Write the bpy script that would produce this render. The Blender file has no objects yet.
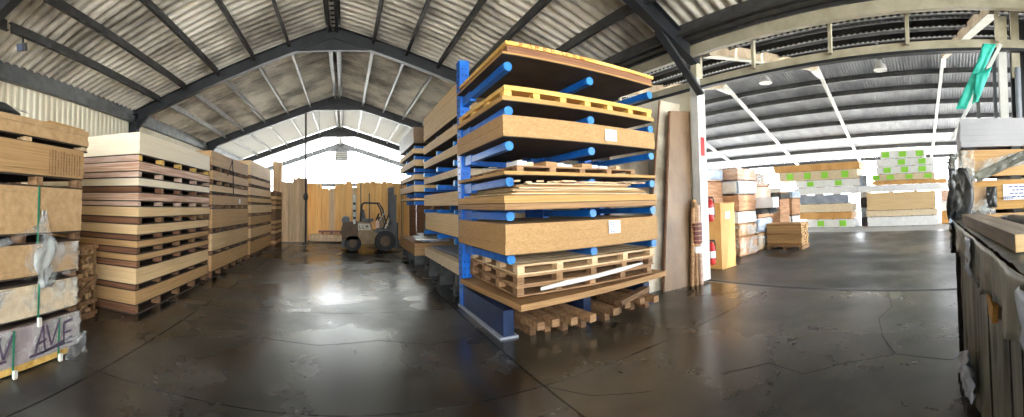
import bpy, bmesh, math, random
from mathutils import Vector, Matrix, Euler
random.seed(7)
S = bpy.context.scene
C = S.collection
PI = math.pi

# ------------------------------------------------------------------ camera
F, XC, YC, TA, TB = 381.751, 344.909, 191.164, -0.0394464, 0.00197786
cam = bpy.data.cameras.new('camera')
cam.type = 'PANO'
cam.panorama_type = 'CENTRAL_CYLINDRICAL'
cam.central_cylindrical_range_u_min = -XC / F
cam.central_cylindrical_range_u_max = (1024 - XC) / F
cam.central_cylindrical_range_v_min = -(417 - YC) / F
cam.central_cylindrical_range_v_max = YC / F
cam.central_cylindrical_radius = 1.0
cam.clip_start = 0.02
cam.clip_end = 400
co = bpy.data.objects.new('camera', cam)
C.objects.link(co)
Rx = Matrix(((1, 0, 0), (0, math.cos(TA), -math.sin(TA)), (0, math.sin(TA), math.cos(TA))))
Ry = Matrix(((math.cos(TB), 0, -math.sin(TB)), (0, 1, 0), (math.sin(TB), 0, math.cos(TB))))
R = Ry @ Rx                                   # world -> level panorama frame
B = Matrix(((1, 0, 0), (0, 0, -1), (0, 1, 0)))  # camera axes in that frame
co.matrix_world = Matrix.Translation((0, 0, 1.6)) @ (R.transposed() @ B).to_4x4()
S.camera = co

# ------------------------------------------------------------------ world, light, exposure
W = bpy.data.worlds.new('sky')
S.world = W
W.use_nodes = True
bg = W.node_tree.nodes['Background']
bg.inputs[0].default_value = (0.90, 0.95, 1.0, 1)
bg.inputs[1].default_value = 8.0
S.view_settings.view_transform = 'Standard'
S.view_settings.look = 'None'
S.view_settings.gamma = 1
S.view_settings.use_curve_mapping = False
S.view_settings.exposure = 0.98
S.cycles.use_denoising = True
S.cycles.max_bounces = 8
S.cycles.diffuse_bounces = 5
S.cycles.glossy_bounces = 4
S.cycles.transparent_max_bounces = 12
S.cycles.sample_clamp_indirect = 8


def sun(rot, e, col, ang):
    l = bpy.data.lights.new('sun', 'SUN')
    l.energy = e
    l.color = col
    l.angle = ang
    o = bpy.data.objects.new('sun', l)
    o.rotation_euler = rot
    C.objects.link(o)


def area(loc, rot, sx, sy, e, col=(1, 1, 1)):
    l = bpy.data.lights.new('daylight', 'AREA')
    l.shape = 'RECTANGLE'
    l.size = sx
    l.size_y = sy
    l.energy = e
    l.color = col
    o = bpy.data.objects.new('daylight', l)
    o.location = loc
    o.rotation_euler = rot
    C.objects.link(o)


# sun and unseen open yard added so their bounce lights the halls from below
sun((math.radians(34), math.radians(10), 0), 34.0, (1.0, 0.94, 0.84), 0.06)


# ------------------------------------------------------------------ materials
M = {}


def nodes(name):
    m = bpy.data.materials.new(name)
    m.use_nodes = True
    nt = m.node_tree
    return m, nt, nt.nodes['Principled BSDF']


def mat(name, c1, c2=None, rough=0.6, scale=4.0, stretch=(1, 1, 1), detail=5, metal=0.0, bump=0.0, c3=None, lo=0.35, hi=0.65,
        obvar=0.0, spec=0.5, coat=0.0, rough2=None, space='Object'):
    """two (or three) colour noise on object coordinates, with an optional per-object brightness shift"""
    m, nt, b = nodes(name)
    N, L = nt.nodes, nt.links
    c2 = c2 or c1
    tc = N.new('ShaderNodeTexCoord')
    mp = N.new('ShaderNodeMapping')
    mp.inputs['Scale'].default_value = stretch
    if space == 'World':
        g = N.new('ShaderNodeNewGeometry')
        L.new(g.outputs['Position'], mp.inputs[0])
    else:
        L.new(tc.outputs[space], mp.inputs[0])
    n = N.new('ShaderNodeTexNoise')
    n.inputs['Scale'].default_value = scale
    n.inputs['Detail'].default_value = detail
    n.inputs['Roughness'].default_value = 0.6
    L.new(mp.outputs[0], n.inputs['Vector'])
    oi = N.new('ShaderNodeObjectInfo')
    if space == 'Object':
        n.noise_dimensions = '4D'
        mm = N.new('ShaderNodeMath')
        mm.operation = 'MULTIPLY'
        mm.inputs[1].default_value = 37.0
        L.new(oi.outputs['Random'], mm.inputs[0])
        L.new(mm.outputs[0], n.inputs['W'])
    cr = N.new('ShaderNodeValToRGB')
    e = cr.color_ramp.elements
    e[0].position, e[0].color = lo, (*c1, 1)
    e[1].position, e[1].color = hi, (*c2, 1)
    if c3:
        x = e.new(min(0.98, hi + 0.12))
        x.color = (*c3, 1)
    L.new(n.outputs['Fac'], cr.inputs[0])
    out = cr.outputs[0]
    if obvar:
        mr = N.new('ShaderNodeMapRange')
        mr.inputs['To Min'].default_value = 1 - obvar
        mr.inputs['To Max'].default_value = 1 + obvar
        L.new(oi.outputs['Random'], mr.inputs['Value'])
        hs = N.new('ShaderNodeHueSaturation')
        L.new(mr.outputs[0], hs.inputs['Value'])
        L.new(out, hs.inputs['Color'])
        out = hs.outputs[0]
    L.new(out, b.inputs['Base Color'])
    b.inputs['Roughness'].default_value = rough
    if rough2 is not None:
        r = N.new('ShaderNodeMapRange')
        r.inputs['From Min'].default_value = 0.35
        r.inputs['From Max'].default_value = 0.65
        r.inputs['To Min'].default_value = rough
        r.inputs['To Max'].default_value = rough2
        L.new(n.outputs['Fac'], r.inputs['Value'])
        L.new(r.outputs[0], b.inputs['Roughness'])
    b.inputs['Metallic'].default_value = metal
    b.inputs['Specular IOR Level'].default_value = spec
    b.inputs['Coat Weight'].default_value = coat
    if bump:
        bp = N.new('ShaderNodeBump')
        bp.inputs['Strength'].default_value = bump
        bp.inputs['Distance'].default_value = 0.01
        L.new(n.outputs['Fac'], bp.inputs['Height'])
        L.new(bp.outputs[0], b.inputs['Normal'])
    M[name] = m
    return m


# boards: fine sheet lines stacked in z
LAY = (0.6, 0.6, 30)
mat('board_tan', (0.50, 0.29, 0.115), (0.66, 0.42, 0.19), 0.7, 2.2, LAY, 4, obvar=0.12, bump=0.25)
mat('board_pale', (0.68, 0.46, 0.22), (0.82, 0.60, 0.33), 0.7, 2.2, LAY, 4, obvar=0.10, bump=0.25)
mat('board_pink', (0.42, 0.20, 0.11), (0.80, 0.60, 0.45), 0.7, 2.6, LAY, 4, obvar=0.12, bump=0.25)
mat('board_dark', (0.13, 0.05, 0.025), (0.32, 0.15, 0.07), 0.7, 2.6, LAY, 4, obvar=0.15, bump=0.25)
mat('board_ochre', (0.44, 0.23, 0.06), (0.58, 0.34, 0.11), 0.65, 2.0, (0.8, 0.8, 26), 5, obvar=0.10, bump=0.25)
mat('board_brown', (0.30, 0.16, 0.06), (0.50, 0.29, 0.12), 0.65, 2.0, (0.8, 0.8, 26), 5, obvar=0.10, bump=0.25)
mat('particle_tan', (0.50, 0.31, 0.14), (0.64, 0.43, 0.22), 0.75, 14, (1, 1, 1), 6, obvar=0.06)
mat('particle_pale', (0.66, 0.52, 0.33), (0.80, 0.65, 0.44), 0.75, 14, (1, 1, 1), 6, obvar=0.06)
mat('pallet_wood', (0.20, 0.10, 0.045), (0.42, 0.25, 0.12), 0.75, 3.0, (1, 6, 6), 5, obvar=0.2)
mat('pallet_yellow', (0.62, 0.34, 0.06), (0.90, 0.60, 0.18), 0.7, 3.0, (1, 6, 6), 5, obvar=0.12)
mat('pallet_pale', (0.55, 0.36, 0.18), (0.80, 0.62, 0.38), 0.7, 3.0, (1, 6, 6), 5, obvar=0.12)
mat('wood_old', (0.09, 0.045, 0.02), (0.30, 0.16, 0.07), 0.75, 3.0, (1, 6, 6), 5, obvar=0.2)
mat('underside_shade', (0.035, 0.02, 0.012), (0.07, 0.045, 0.03), 0.8, 3.0)
mat('plank_orange', (0.80, 0.40, 0.10), (0.95, 0.62, 0.24), 0.6, 2.0, (8, 8, 0.5), 5, obvar=0.18)
mat('plank_pale', (0.50, 0.33, 0.17), (0.78, 0.58, 0.36), 0.6, 2.0, (8, 8, 0.5), 5, obvar=0.18)
mat('panel_brown', (0.10, 0.055, 0.026), (0.30, 0.19, 0.10), 0.45, 1.2, (1, 1, 0.5), 6, lo=0.3, hi=0.7)
mat('board_cream', (0.86, 0.74, 0.52), (0.95, 0.85, 0.64), 0.6, 2.2, LAY, 4)
mat('chip_ochre', (0.40, 0.22, 0.075), (0.54, 0.33, 0.14), 0.7, 26, (1, 1, 2.5), 8, obvar=0.05, bump=0.15)
mat('plank_grey', (0.12, 0.095, 0.07), (0.26, 0.21, 0.165), 0.6, 3, (0.6, 6, 6), 5)
mat('panel_mottled', (0.30, 0.24, 0.16), (0.72, 0.64, 0.50), 0.4, 1.3, (1, 1, 1), 6, lo=0.35, hi=0.6)
# steel
mat('steel_dark', (0.013, 0.015, 0.018), (0.030, 0.034, 0.040), 0.5, 3.0, metal=0.1)
mat('steel_grey', (0.10, 0.11, 0.12), (0.20, 0.21, 0.21), 0.5, 3.0, metal=0.1)
mat('purlin_daylit', (0.24, 0.24, 0.24), (0.42, 0.42, 0.41), 0.5, 5.0, metal=0.2)
mat('purlin_dark', (0.03, 0.03, 0.032), (0.07, 0.07, 0.07), 0.6, 5.0)
mat('steel_cream', (0.33, 0.30, 0.21), (0.48, 0.44, 0.33), 0.5, 3.0)
mat('steel_white', (0.52, 0.52, 0.49), (0.68, 0.68, 0.64), 0.5, 3.0)
mat('steel_tan', (0.36, 0.27, 0.17), (0.56, 0.45, 0.31), 0.6, 3.0)
mat('rack_blue', (0.004, 0.11, 0.52), (0.010, 0.19, 0.74), 0.38, 5.0, obvar=0.08)
mat('rack_navy', (0.008, 0.018, 0.05), (0.015, 0.035, 0.10), 0.45, 5.0)
mat('rack_cap', (0.015, 0.17, 0.50), (0.04, 0.26, 0.68), 0.4, 5.0)
mat('hole_black', (0.004, 0.006, 0.012), None, 0.8)
mat('pipe_grey', (0.24, 0.27, 0.32), (0.36, 0.39, 0.44), 0.45, 4.0)
# roof and walls
mat('roof_cream', (0.30, 0.275, 0.235), (0.93, 0.88, 0.78), 0.75, 0.55, (1.0, 1.3, 1), 7, lo=0.36, hi=0.56, obvar=0.10, space='World')
mat('roof_cool', (0.24, 0.25, 0.27), (0.38, 0.39, 0.41), 0.7, 0.8, (1, 1.5, 1), 6, obvar=0.07, space='World')
mat('roof_dark', (0.008, 0.008, 0.008), (0.02, 0.02, 0.02), 0.8, 1.0, space='World')
mat('wall_cream', (0.84, 0.77, 0.58), (0.92, 0.87, 0.70), 0.6, 1.5, (1, 1, 0.4), 5, space='World')
mat('white_paint', (0.72, 0.72, 0.70), (0.84, 0.84, 0.82), 0.55, 2.5)
# near stack
mat('carton_white', (0.38, 0.385, 0.41), (0.46, 0.465, 0.49), 0.6, 1.5)
mat('film_black', (0.012, 0.014, 0.016), (0.06, 0.065, 0.07), 0.28, 5.0, bump=0.4)
mat('film_grey', (0.035, 0.038, 0.034), (0.30, 0.31, 0.265), 0.30, 2.2, (1.5, 1, 0.5), 6, bump=0.3)  # pale noise colour paints highlights onto the film folds
mat('film_blue', (0.30, 0.38, 0.55), (0.62, 0.70, 0.86), 0.35, 6.0, bump=0.4)
mat('strap_green', (0.02, 0.22, 0.12), None, 0.5)
mat('strap_white', (0.72, 0.70, 0.62), None, 0.5)
mat('paper', (0.82, 0.82, 0.84), None, 0.6)
mat('ink', (0.03, 0.03, 0.045), None, 0.7)
mat('ink_blue', (0.10, 0.14, 0.32), None, 0.7)
mat('ink_red', (0.60, 0.07, 0.03), None, 0.7)
mat('spray', (0.05, 0.035, 0.07), (0.16, 0.12, 0.18), 0.7, 9.0)
mat('teal', (0.01, 0.36, 0.27), (0.05, 0.62, 0.48), 0.5, 4.0, bump=0.3)
mat('lime', (0.28, 0.66, 0.05), None, 0.6)
mat('red_paint', (0.50, 0.015, 0.015), None, 0.3)
mat('wrap_white', (0.78, 0.77, 0.74), (0.90, 0.89, 0.86), 0.4, 6.0, bump=0.3)
mat('wrap_lilac', (0.36, 0.29, 0.30), (0.60, 0.52, 0.50), 0.4, 4.0, bump=0.3)
mat('wrap_blue', (0.28, 0.36, 0.48), (0.55, 0.63, 0.74), 0.4, 5.0, bump=0.3)
mat('crate_brown', (0.36, 0.17, 0.08), (0.62, 0.36, 0.20), 0.65, 3.0, (1, 1, 9), 4, obvar=0.12)
mat('crate_pink', (0.50, 0.31, 0.22), (0.74, 0.55, 0.43), 0.65, 3.0, (1, 1, 9), 4, obvar=0.12)
mat('crate_orange', (0.56, 0.27, 0.07), (0.74, 0.41, 0.14), 0.6, 2.0, (1, 1, 0.6), 4)
mat('maroon', (0.10, 0.02, 0.015), (0.20, 0.05, 0.035), 0.5, 6)
mat('rubber', (0.008, 0.008, 0.008), (0.02, 0.02, 0.02), 0.8, 8)
mat('truck_tan', (0.16, 0.105, 0.05), (0.24, 0.165, 0.085), 0.7, 4)
mat('truck_brown', (0.06, 0.034, 0.016), (0.10, 0.062, 0.03), 0.7, 4)
mat('machine_dark', (0.02, 0.02, 0.02), (0.06, 0.06, 0.06), 0.5, 6)
mat('ground_out', (0.42, 0.42, 0.41), (0.55, 0.55, 0.53), 0.8, 0.6, space='World')


def film_clear(name, col, alpha_lo, alpha_hi):
    m, nt, b = nodes(name)
    N, L = nt.nodes, nt.links
    tc = N.new('ShaderNodeTexCoord')
    n = N.new('ShaderNodeTexNoise')
    n.inputs['Scale'].default_value = 4
    n.inputs['Detail'].default_value = 7
    n.inputs['Distortion'].default_value = 0.3
    L.new(tc.outputs['Object'], n.inputs['Vector'])
    r = N.new('ShaderNodeMapRange')
    r.inputs['From Min'].default_value = 0.4
    r.inputs['From Max'].default_value = 0.62
    r.inputs['To Min'].default_value = alpha_lo
    r.inputs['To Max'].default_value = alpha_hi
    L.new(n.outputs['Fac'], r.inputs['Value'])
    L.new(r.outputs[0], b.inputs['Alpha'])
    b.inputs['Base Color'].default_value = (*col, 1)
    b.inputs['Roughness'].default_value = 0.2
    bp = N.new('ShaderNodeBump')
    bp.inputs['Strength'].default_value = 0.6
    bp.inputs['Distance'].default_value = 0.02
    L.new(n.outputs['Fac'], bp.inputs['Height'])
    L.new(bp.outputs[0], b.inputs['Normal'])
    M[name] = m


film_clear('film_clear', (0.80, 0.80, 0.76), 0.02, 0.38)
film_clear('film_cloudy', (0.70, 0.74, 0.72), 0.08, 0.6)


def translucent(name, col, mixv):
    m, nt, b = nodes(name)
    N, L = nt.nodes, nt.links
    t = N.new('ShaderNodeBsdfTranslucent')
    t.inputs[0].default_value = (*col, 1)
    b.inputs['Base Color'].default_value = (*col, 1)
    mx = N.new('ShaderNodeMixShader')
    mx.inputs[0].default_value = mixv
    L.new(b.outputs[0], mx.inputs[1])
    L.new(t.outputs[0], mx.inputs[2])
    L.new(mx.outputs[0], N['Material Output'].inputs['Surface'])
    M[name] = m


translucent('roof_clear', (0.80, 0.82, 0.80), 0.6)
translucent('roof_added_translucent', (0.62, 0.62, 0.59), 0.03)  # slight translucency added over the middle bay to brighten the aisle end


def floor_mat(name, dark, mid, pale, r_lo, r_hi, seed, big=0.28):
    m, nt, b = nodes(name)
    N, L = nt.nodes, nt.links
    g = N.new('ShaderNodeNewGeometry')

    def noise(sc, det, off, dist=0.0):
        mp = N.new('ShaderNodeMapping')
        mp.inputs['Location'].default_value = (off, off * 0.7, 0)
        L.new(g.outputs['Position'], mp.inputs[0])
        n = N.new('ShaderNodeTexNoise')
        n.inputs['Scale'].default_value = sc
        n.inputs['Detail'].default_value = det
        n.inputs['Roughness'].default_value = 0.65
        n.inputs['Distortion'].default_value = dist
        L.new(mp.outputs[0], n.inputs['Vector'])
        return n
    n1, n2, n3 = noise(big, 6, seed, 0.4), noise(1.1, 10, seed + 3, 0.2), noise(0.45, 8, seed + 8, 0.3)
    cr = N.new('ShaderNodeValToRGB')
    e = cr.color_ramp.elements
    e[0].position, e[0].color = 0.42, (*dark, 1)
    e[1].position, e[1].color = 0.62, (*mid, 1)
    L.new(n1.outputs['Fac'], cr.inputs[0])
    cr2 = N.new('ShaderNodeValToRGB')
    e = cr2.color_ramp.elements
    e[0].position, e[0].color = 0.44, (0, 0, 0, 1)
    e[1].position, e[1].color = 0.90, (1, 1, 1, 1)
    L.new(n2.outputs['Fac'], cr2.inputs[0])
    mx = N.new('ShaderNodeMix')
    mx.data_type = 'RGBA'
    L.new(cr2.outputs[0], mx.inputs[0])
    L.new(cr.outputs[0], mx.inputs[6])
    mx.inputs[7].default_value = (*pale, 1)
    L.new(mx.outputs[2], b.inputs['Base Color'])
    r = N.new('ShaderNodeMapRange')
    r.inputs['From Min'].default_value = 0.36
    r.inputs['From Max'].default_value = 0.64
    r.inputs['To Min'].default_value = r_lo
    r.inputs['To Max'].default_value = r_hi
    L.new(n3.outputs['Fac'], r.inputs['Value'])
    L.new(r.outputs[0], b.inputs['Roughness'])
    bp = N.new('ShaderNodeBump')
    bp.inputs['Strength'].default_value = 0.12
    bp.inputs['Distance'].default_value = 0.01
    L.new(n2.outputs['Fac'], bp.inputs['Height'])
    L.new(bp.outputs[0], b.inputs['Normal'])
    b.inputs['Specular IOR Level'].default_value = 0.95
    M[name] = m


floor_mat('floor_concrete', (0.003, 0.0033, 0.0035), (0.018, 0.020, 0.0195), (0.12, 0.125, 0.115), 0.17, 0.38, 2.0)
floor_mat('floor_tan', (0.008, 0.007, 0.005), (0.060, 0.054, 0.038), (0.15, 0.138, 0.105), 0.19, 0.42, 5.0, 0.4)  # lighter, browner concrete for the right-hand slabs
floor_mat('floor_asphalt', (0.010, 0.011, 0.012), (0.024, 0.025, 0.026), (0.07, 0.073, 0.075), 0.30, 0.60, 9.0)


# ------------------------------------------------------------------ mesh helpers
def quadbox(c, s, rz=0.0, rx=0.0, ry=0.0, jit=0.0):
    h = Vector(s) / 2
    E_ = Euler((rx, ry, rz)).to_matrix()
    vs = []
    for z in (-1, 1):
        for x, y in ((-1, -1), (1, -1), (1, 1), (-1, 1)):
            v = Vector((x * h.x, y * h.y, z * h.z))
            if jit:
                v += Vector([random.uniform(-jit, jit) for _ in range(3)])
            vs.append(Vector(c) + E_ @ v)
    fs = [(0, 3, 2, 1), (4, 5, 6, 7), (0, 1, 5, 4), (1, 2, 6, 5), (2, 3, 7, 6), (3, 0, 4, 7)]
    return vs, fs


class MB:
    def __init__(s):
        s.v, s.f, s.smooth = [], [], False

    def add(s, vs, fs):
        n = len(s.v)
        s.v += [tuple(v) for v in vs]
        s.f += [tuple(i + n for i in f) for f in fs]
        return s

    def box(s, c, size, rz=0.0, rx=0.0, ry=0.0, jit=0.0):
        return s.add(*quadbox(c, size, rz, rx, ry, jit))

    def beam(s, a, b, w, h, up=(0, 0, 1)):
        a, b = Vector(a), Vector(b)
        d = (b - a).normalized()
        u = Vector(up)
        sd = d.cross(u).normalized()
        u = sd.cross(d).normalized()
        vs = []
        for p in (a, b):
            for x, z in ((-1, -1), (1, -1), (1, 1), (-1, 1)):
                vs.append(p + sd * x * w / 2 + u * z * h / 2)
        return s.add(vs, [(0, 1, 2, 3), (7, 6, 5, 4), (0, 4, 5, 1), (1, 5, 6, 2), (2, 6, 7, 3), (3, 7, 4, 0)])

    def ibeam(s, a, b, w, h, t=0.015, up=(0, 0, 1)):
        a, b = Vector(a), Vector(b)
        d = (b - a).normalized()
        sd = d.cross(Vector(up)).normalized()
        u = sd.cross(d).normalized()
        s.beam(a, b, t, h, up)
        s.beam(a + u * (h / 2), b + u * (h / 2), w, t, up)
        s.beam(a - u * (h / 2), b - u * (h / 2), w, t, up)
        return s

    def tube(s, pts, r, n=8, cap=True):
        pts = [Vector(p) for p in pts]
        rs = r if isinstance(r, (list, tuple)) else [r] * len(pts)
        base = len(s.v)
        for i, p in enumerate(pts):
            d = (pts[min(i + 1, len(pts) - 1)] - pts[max(i - 1, 0)]).normalized()
            u = d.cross(Vector((0, 0, 1)))
            if u.length < 1e-3:
                u = d.cross(Vector((0, 1, 0)))
            u.normalize()
            w = d.cross(u)
            for k in range(n):
                a = 2 * PI * k / n
                s.v.append(tuple(p + (u * math.cos(a) + w * math.sin(a)) * rs[i]))
        for i in range(len(pts) - 1):
            for k in range(n):
                a, b2 = base + i * n + k, base + i * n + (k + 1) % n
                s.f.append((a, b2, b2 + n, a + n))
        if cap:
            s.f.append(tuple(base + k for k in range(n))[::-1])
            s.f.append(tuple(base + (len(pts) - 1) * n + k for k in range(n)))
        return s

    def lathe(s, c, prof, n=16, axis='z'):
        base = len(s.v)
        for r, h in prof:
            for k in range(n):
                a = 2 * PI * k / n
                x, y = r * math.cos(a), r * math.sin(a)
                p = {'z': (x, y, h), 'y': (x, h, y), 'x': (h, x, y)}[axis]
                s.v.append((c[0] + p[0], c[1] + p[1], c[2] + p[2]))
        for i in range(len(prof) - 1):
            for k in range(n):
                a, b2 = base + i * n + k, base + i * n + (k + 1) % n
                s.f.append((a, b2, b2 + n, a + n))
        s.f.append(tuple(base + k for k in range(n))[::-1])
        s.f.append(tuple(base + (len(prof) - 1) * n + k for k in range(n)))
        return s

    def prism(s, poly, axis, a, b):
        """extrude a 2D polygon between a and b along an axis"""
        def P(u, v, w):
            return {'x': (w, u, v), 'y': (u, w, v), 'z': (u, v, w)}[axis]
        n = len(poly)
        vs = [P(u, v, a) for u, v in poly] + [P(u, v, b) for u, v in poly]
        fs = [tuple(range(n))[::-1], tuple(range(n, 2 * n))] + [(i, (i + 1) % n, n + (i + 1) % n, n + i) for i in range(n)]
        return s.add(vs, fs)

    def sheet(s, c4, t):
        """a panel through four corners with thickness t"""
        c4 = [Vector(c) for c in c4]
        n = (c4[1] - c4[0]).cross(c4[3] - c4[0]).normalized() * t
        vs = c4 + [c + n for c in c4]
        return s.add(vs, [(0, 3, 2, 1), (4, 5, 6, 7), (0, 1, 5, 4), (1, 2, 6, 5), (2, 3, 7, 6), (3, 0, 4, 7)])

    def mesh(s, name, m):
        me = bpy.data.meshes.new(name)
        me.from_pydata(s.v, [], s.f)
        me.materials.append(M[m] if isinstance(m, str) else m)
        bm = bmesh.new()
        bm.from_mesh(me)
        bmesh.ops.recalc_face_normals(bm, faces=bm.faces)
        bm.to_mesh(me)
        bm.free()
        if s.smooth:
            me.shade_smooth()
        return me

    def build(s, name, m, parent=None):
        return put(s.mesh(name, m), name, parent)


def put(me, name, parent=None, loc=(0, 0, 0), rz=0.0):
    o = bpy.data.objects.new(name, me)
    C.objects.link(o)
    o.location = loc
    o.rotation_euler.z = rz
    if parent:
        o.parent = parent
    return o


def tag(o, label=None, cat=None, group=None, kind=None):
    if label:
        o['label'] = label
    if cat:
        o['category'] = cat
    if group:
        o['group'] = group
    if kind:
        o['kind'] = kind
    return o


def thing(name, label, cat, loc=(0, 0, 0), rz=0.0, group=None):
    o = bpy.data.objects.new(name, None)
    o.empty_display_size = 0.1
    C.objects.link(o)
    o.location = loc
    o.rotation_euler.z = rz
    return tag(o, label, cat, group)


def root(name, label=None):
    o = bpy.data.objects.new(name, None)
    o.empty_display_size = 0.1
    C.objects.link(o)
    o['kind'] = 'structure'
    if label:
        o['label'] = label
    return o


_bm = {}


def box_mesh(sx, sy, sz, m):
    k = (round(sx, 3), round(sy, 3), round(sz, 3), m)
    if k not in _bm:
        _bm[k] = MB().box((0, 0, 0), k[:3]).mesh('box_piece', m)
    return _bm[k]


def bit(name, parent, c, s, m, rz=0.0):
    return put(box_mesh(*s, m), name, parent, c, rz)


ORD = ['bottom', 'second', 'third', 'fourth', 'fifth', 'sixth', 'seventh', 'eighth', 'ninth', 'tenth', 'eleventh', 'twelfth', 'thirteenth']


def layered(sx, sy, z0, z1, m, jit=0.006, step=0.055):
    """a block of sheets: thin layers, each a little proud or short of its neighbours"""
    mb = MB()
    n = max(1, round((z1 - z0) / step))
    for i in range(n):
        a, b2 = z0 + (z1 - z0) * i / n, z0 + (z1 - z0) * (i + 1) / n
        mb.box((random.uniform(-jit, jit), random.uniform(-jit, jit), (a + b2) / 2), (sx - random.uniform(0, jit), sy - random.uniform(0, jit), b2 - a - 0.001))
    return mb


# ================================================================== SETTING
RX, RZ, RM = -0.3, 6.29, 0.3233          # ridge line of the near hall and its slope


def roof_z(x):
    return RZ - RM * abs(x - RX)


# ---- floors: cast slabs with open joints
fl = root('floor', 'dark polished concrete floor of the storage hall with cast joints')
MB().box((-0.05, 8, -0.09), (12.4, 50, 0.1)).build('joint_bed', 'hole_black', fl)
gx = [-6.25, -2.2, 1.67, 6.12]
gy = [-12, -6, 2.98, 5.78, 11.6, 17.4, 23.2, 32]
for i in range(3):
    for j in range(7):
        x0, x1, y0, y1 = gx[i] + 0.008, gx[i + 1] - 0.008, gy[j] + 0.008, gy[j + 1] - 0.008
        if i == 0 and j == 1:
            y1 = gy[j + 1] - 0.008
        put(MB().box(((x0 + x1) / 2, (y0 + y1) / 2, -0.04), (x1 - x0, y1 - y0, 0.08)).mesh('floor_slab', 'floor_tan' if i == 2 and y0 < 5 else 'floor_concrete'), 'floor_slab', fl)
# thin wandering cracks in the slabs
for pts in ([(3.9, -0.55), (3.6, 0.0), (3.75, 0.55), (3.5, 1.0), (3.2, 1.3), (3.3, 1.7), (2.9, 2.0)],
            [(3.75, 0.55), (4.2, 0.75), (4.8, 0.9), (5.3, 0.8), (6.0, 0.95)],
            [(-1.0, 4.6), (-0.3, 4.45), (0.4, 4.6), (1.0, 4.35), (1.6, 4.5)],
            [(1.67, 2.98), (1.9, 2.6), (2.3, 2.3)]):
    mb = MB()
    for a, b in zip(pts, pts[1:]):
        mb.beam((*a, 0.0), (*b, 0.0), 0.006, 0.003)
    mb.build('crack', 'hole_black', fl)['kind'] = 'stuff'
fb = root('floor', 'black asphalt floor of the far hall beyond the opening')
MB().box((10.95, 5, -0.05), (9.5, 48, 0.1)).build('asphalt', 'floor_asphalt', fb)
MB().box((6.16, 5, -0.02), (0.10, 48, 0.044)).build('threshold_strip', 'hole_black', fb)
MB().box((20.2, 5, -0.055), (9.0, 48, 0.1)).build('yard_apron', 'ground_out', fb)
gr = MB().box((0, 0, -0.2), (340, 340, 0.1)).build('ground', 'ground_out')
tag(gr, 'pale yard ground outside the halls', kind='structure')


# ---- corrugated roofing
def corr(width, pitch, amp, length, m, seg=10, name='roof_sheet', bars=True):
    """sheet: ribs run along local x (down the slope), spaced along local y"""
    mb = MB()
    n = int(round(width / pitch * seg))
    for i in range(n + 1):
        y = width * i / n
        z = amp * (1 - 2 * abs(math.sin(PI * y / pitch)) ** 0.48) if bars else amp * math.sin(2 * PI * y / pitch)
        mb.v += [(0, y, z), (length, y, z)]
    mb.f = [(2 * i, 2 * i + 1, 2 * i + 3, 2 * i + 2) for i in range(n)]
    mb.smooth = True
    return mb.mesh(name, m)


ceil = root('ceiling', 'pitched corrugated sheet roof of the storage hall')
PW = 0.225 * 5
sl = math.atan(RM)
LEN = 3.3 / math.cos(sl)
sheets = {m: corr(PW, 0.225, 0.085, LEN, m) for m in ('roof_cream', 'roof_added_translucent', 'roof_clear')}
TOP = 0.185
ncol = 32
for side in (-1, 1):
    for j in range(ncol):
        y0 = -5.6 + j * PW  # roof left open behind the view so yard light gets in
        for k in range(2):
            m = 'roof_clear' if y0 > 22.3 else 'roof_added_translucent' if y0 > 16.0 else 'roof_cream'
            if side == 1 and k == 1:
                me_ = corr(PW, 0.225, 0.085, (5.62 - 2.85) / math.cos(sl), m) if ('r', m) not in _bm else _bm[('r', m)]
                _bm[('r', m)] = me_
            else:
                me_ = sheets[m]
            xs = 0.02 if k == 0 else 3.15
            o = put(me_, 'roof_sheet', ceil)
            p = Vector((RX + side * xs, y0, RZ - RM * xs + TOP + (0.02 if k == 0 else 0.0)))
            mx = Matrix(((side * math.cos(sl), 0, math.sin(sl) * side), (0, 1, 0), (-math.sin(sl), 0, math.cos(sl))))
            # local x down the slope
            o.matrix_world = Matrix.Translation(p) @ Matrix((
                (side * math.cos(sl), 0, side * math.sin(sl), 0), (0, 1, 0, 0), (-math.sin(sl), 0, math.cos(sl), 0), (0, 0, 0, 1)))
FRAMES = [-5.5, -1.75, 4.2, 9.85, 16.05, 22.3, 28.2]
# joints between slabs are the gaps; roof purlins follow
for side, offs in ((-1, (0.13, 1.18, 2.12, 3.13, 4.1, 4.92)), (1, (0.13, 1.08, 1.95, 2.8, 3.62, 4.6, 5.42))):
    for d in offs:
        for a, b in zip(FRAMES, FRAMES[1:] + [30.2]):
            x = RX + side * d
            z = RZ - RM * d
            mb = MB()
            mb.beam((x, a + 0.04, z), (x, b - 0.04, z), 0.012, 0.19)
            mb.beam((x + side * 0.03, a + 0.04, z + 0.095), (x + side * 0.03, b - 0.04, z + 0.095), 0.075, 0.012)
            mb.beam((x - side * 0.03, a + 0.04, z - 0.095), (x - side * 0.03, b - 0.04, z - 0.095), 0.075, 0.012)
            mb.build('purlin', 'purlin_daylit' if a > 9 else 'purlin_dark', ceil)  # far purlins painted lighter as if daylit, near ones dark as if shaded
# ridge capping
mb = MB().beam((RX, -5.6, RZ + 0.16), (RX, 30.5, RZ + 0.16), 0.5, 0.02)
mb.build('ridge_cap', 'roof_dark', ceil)

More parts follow.
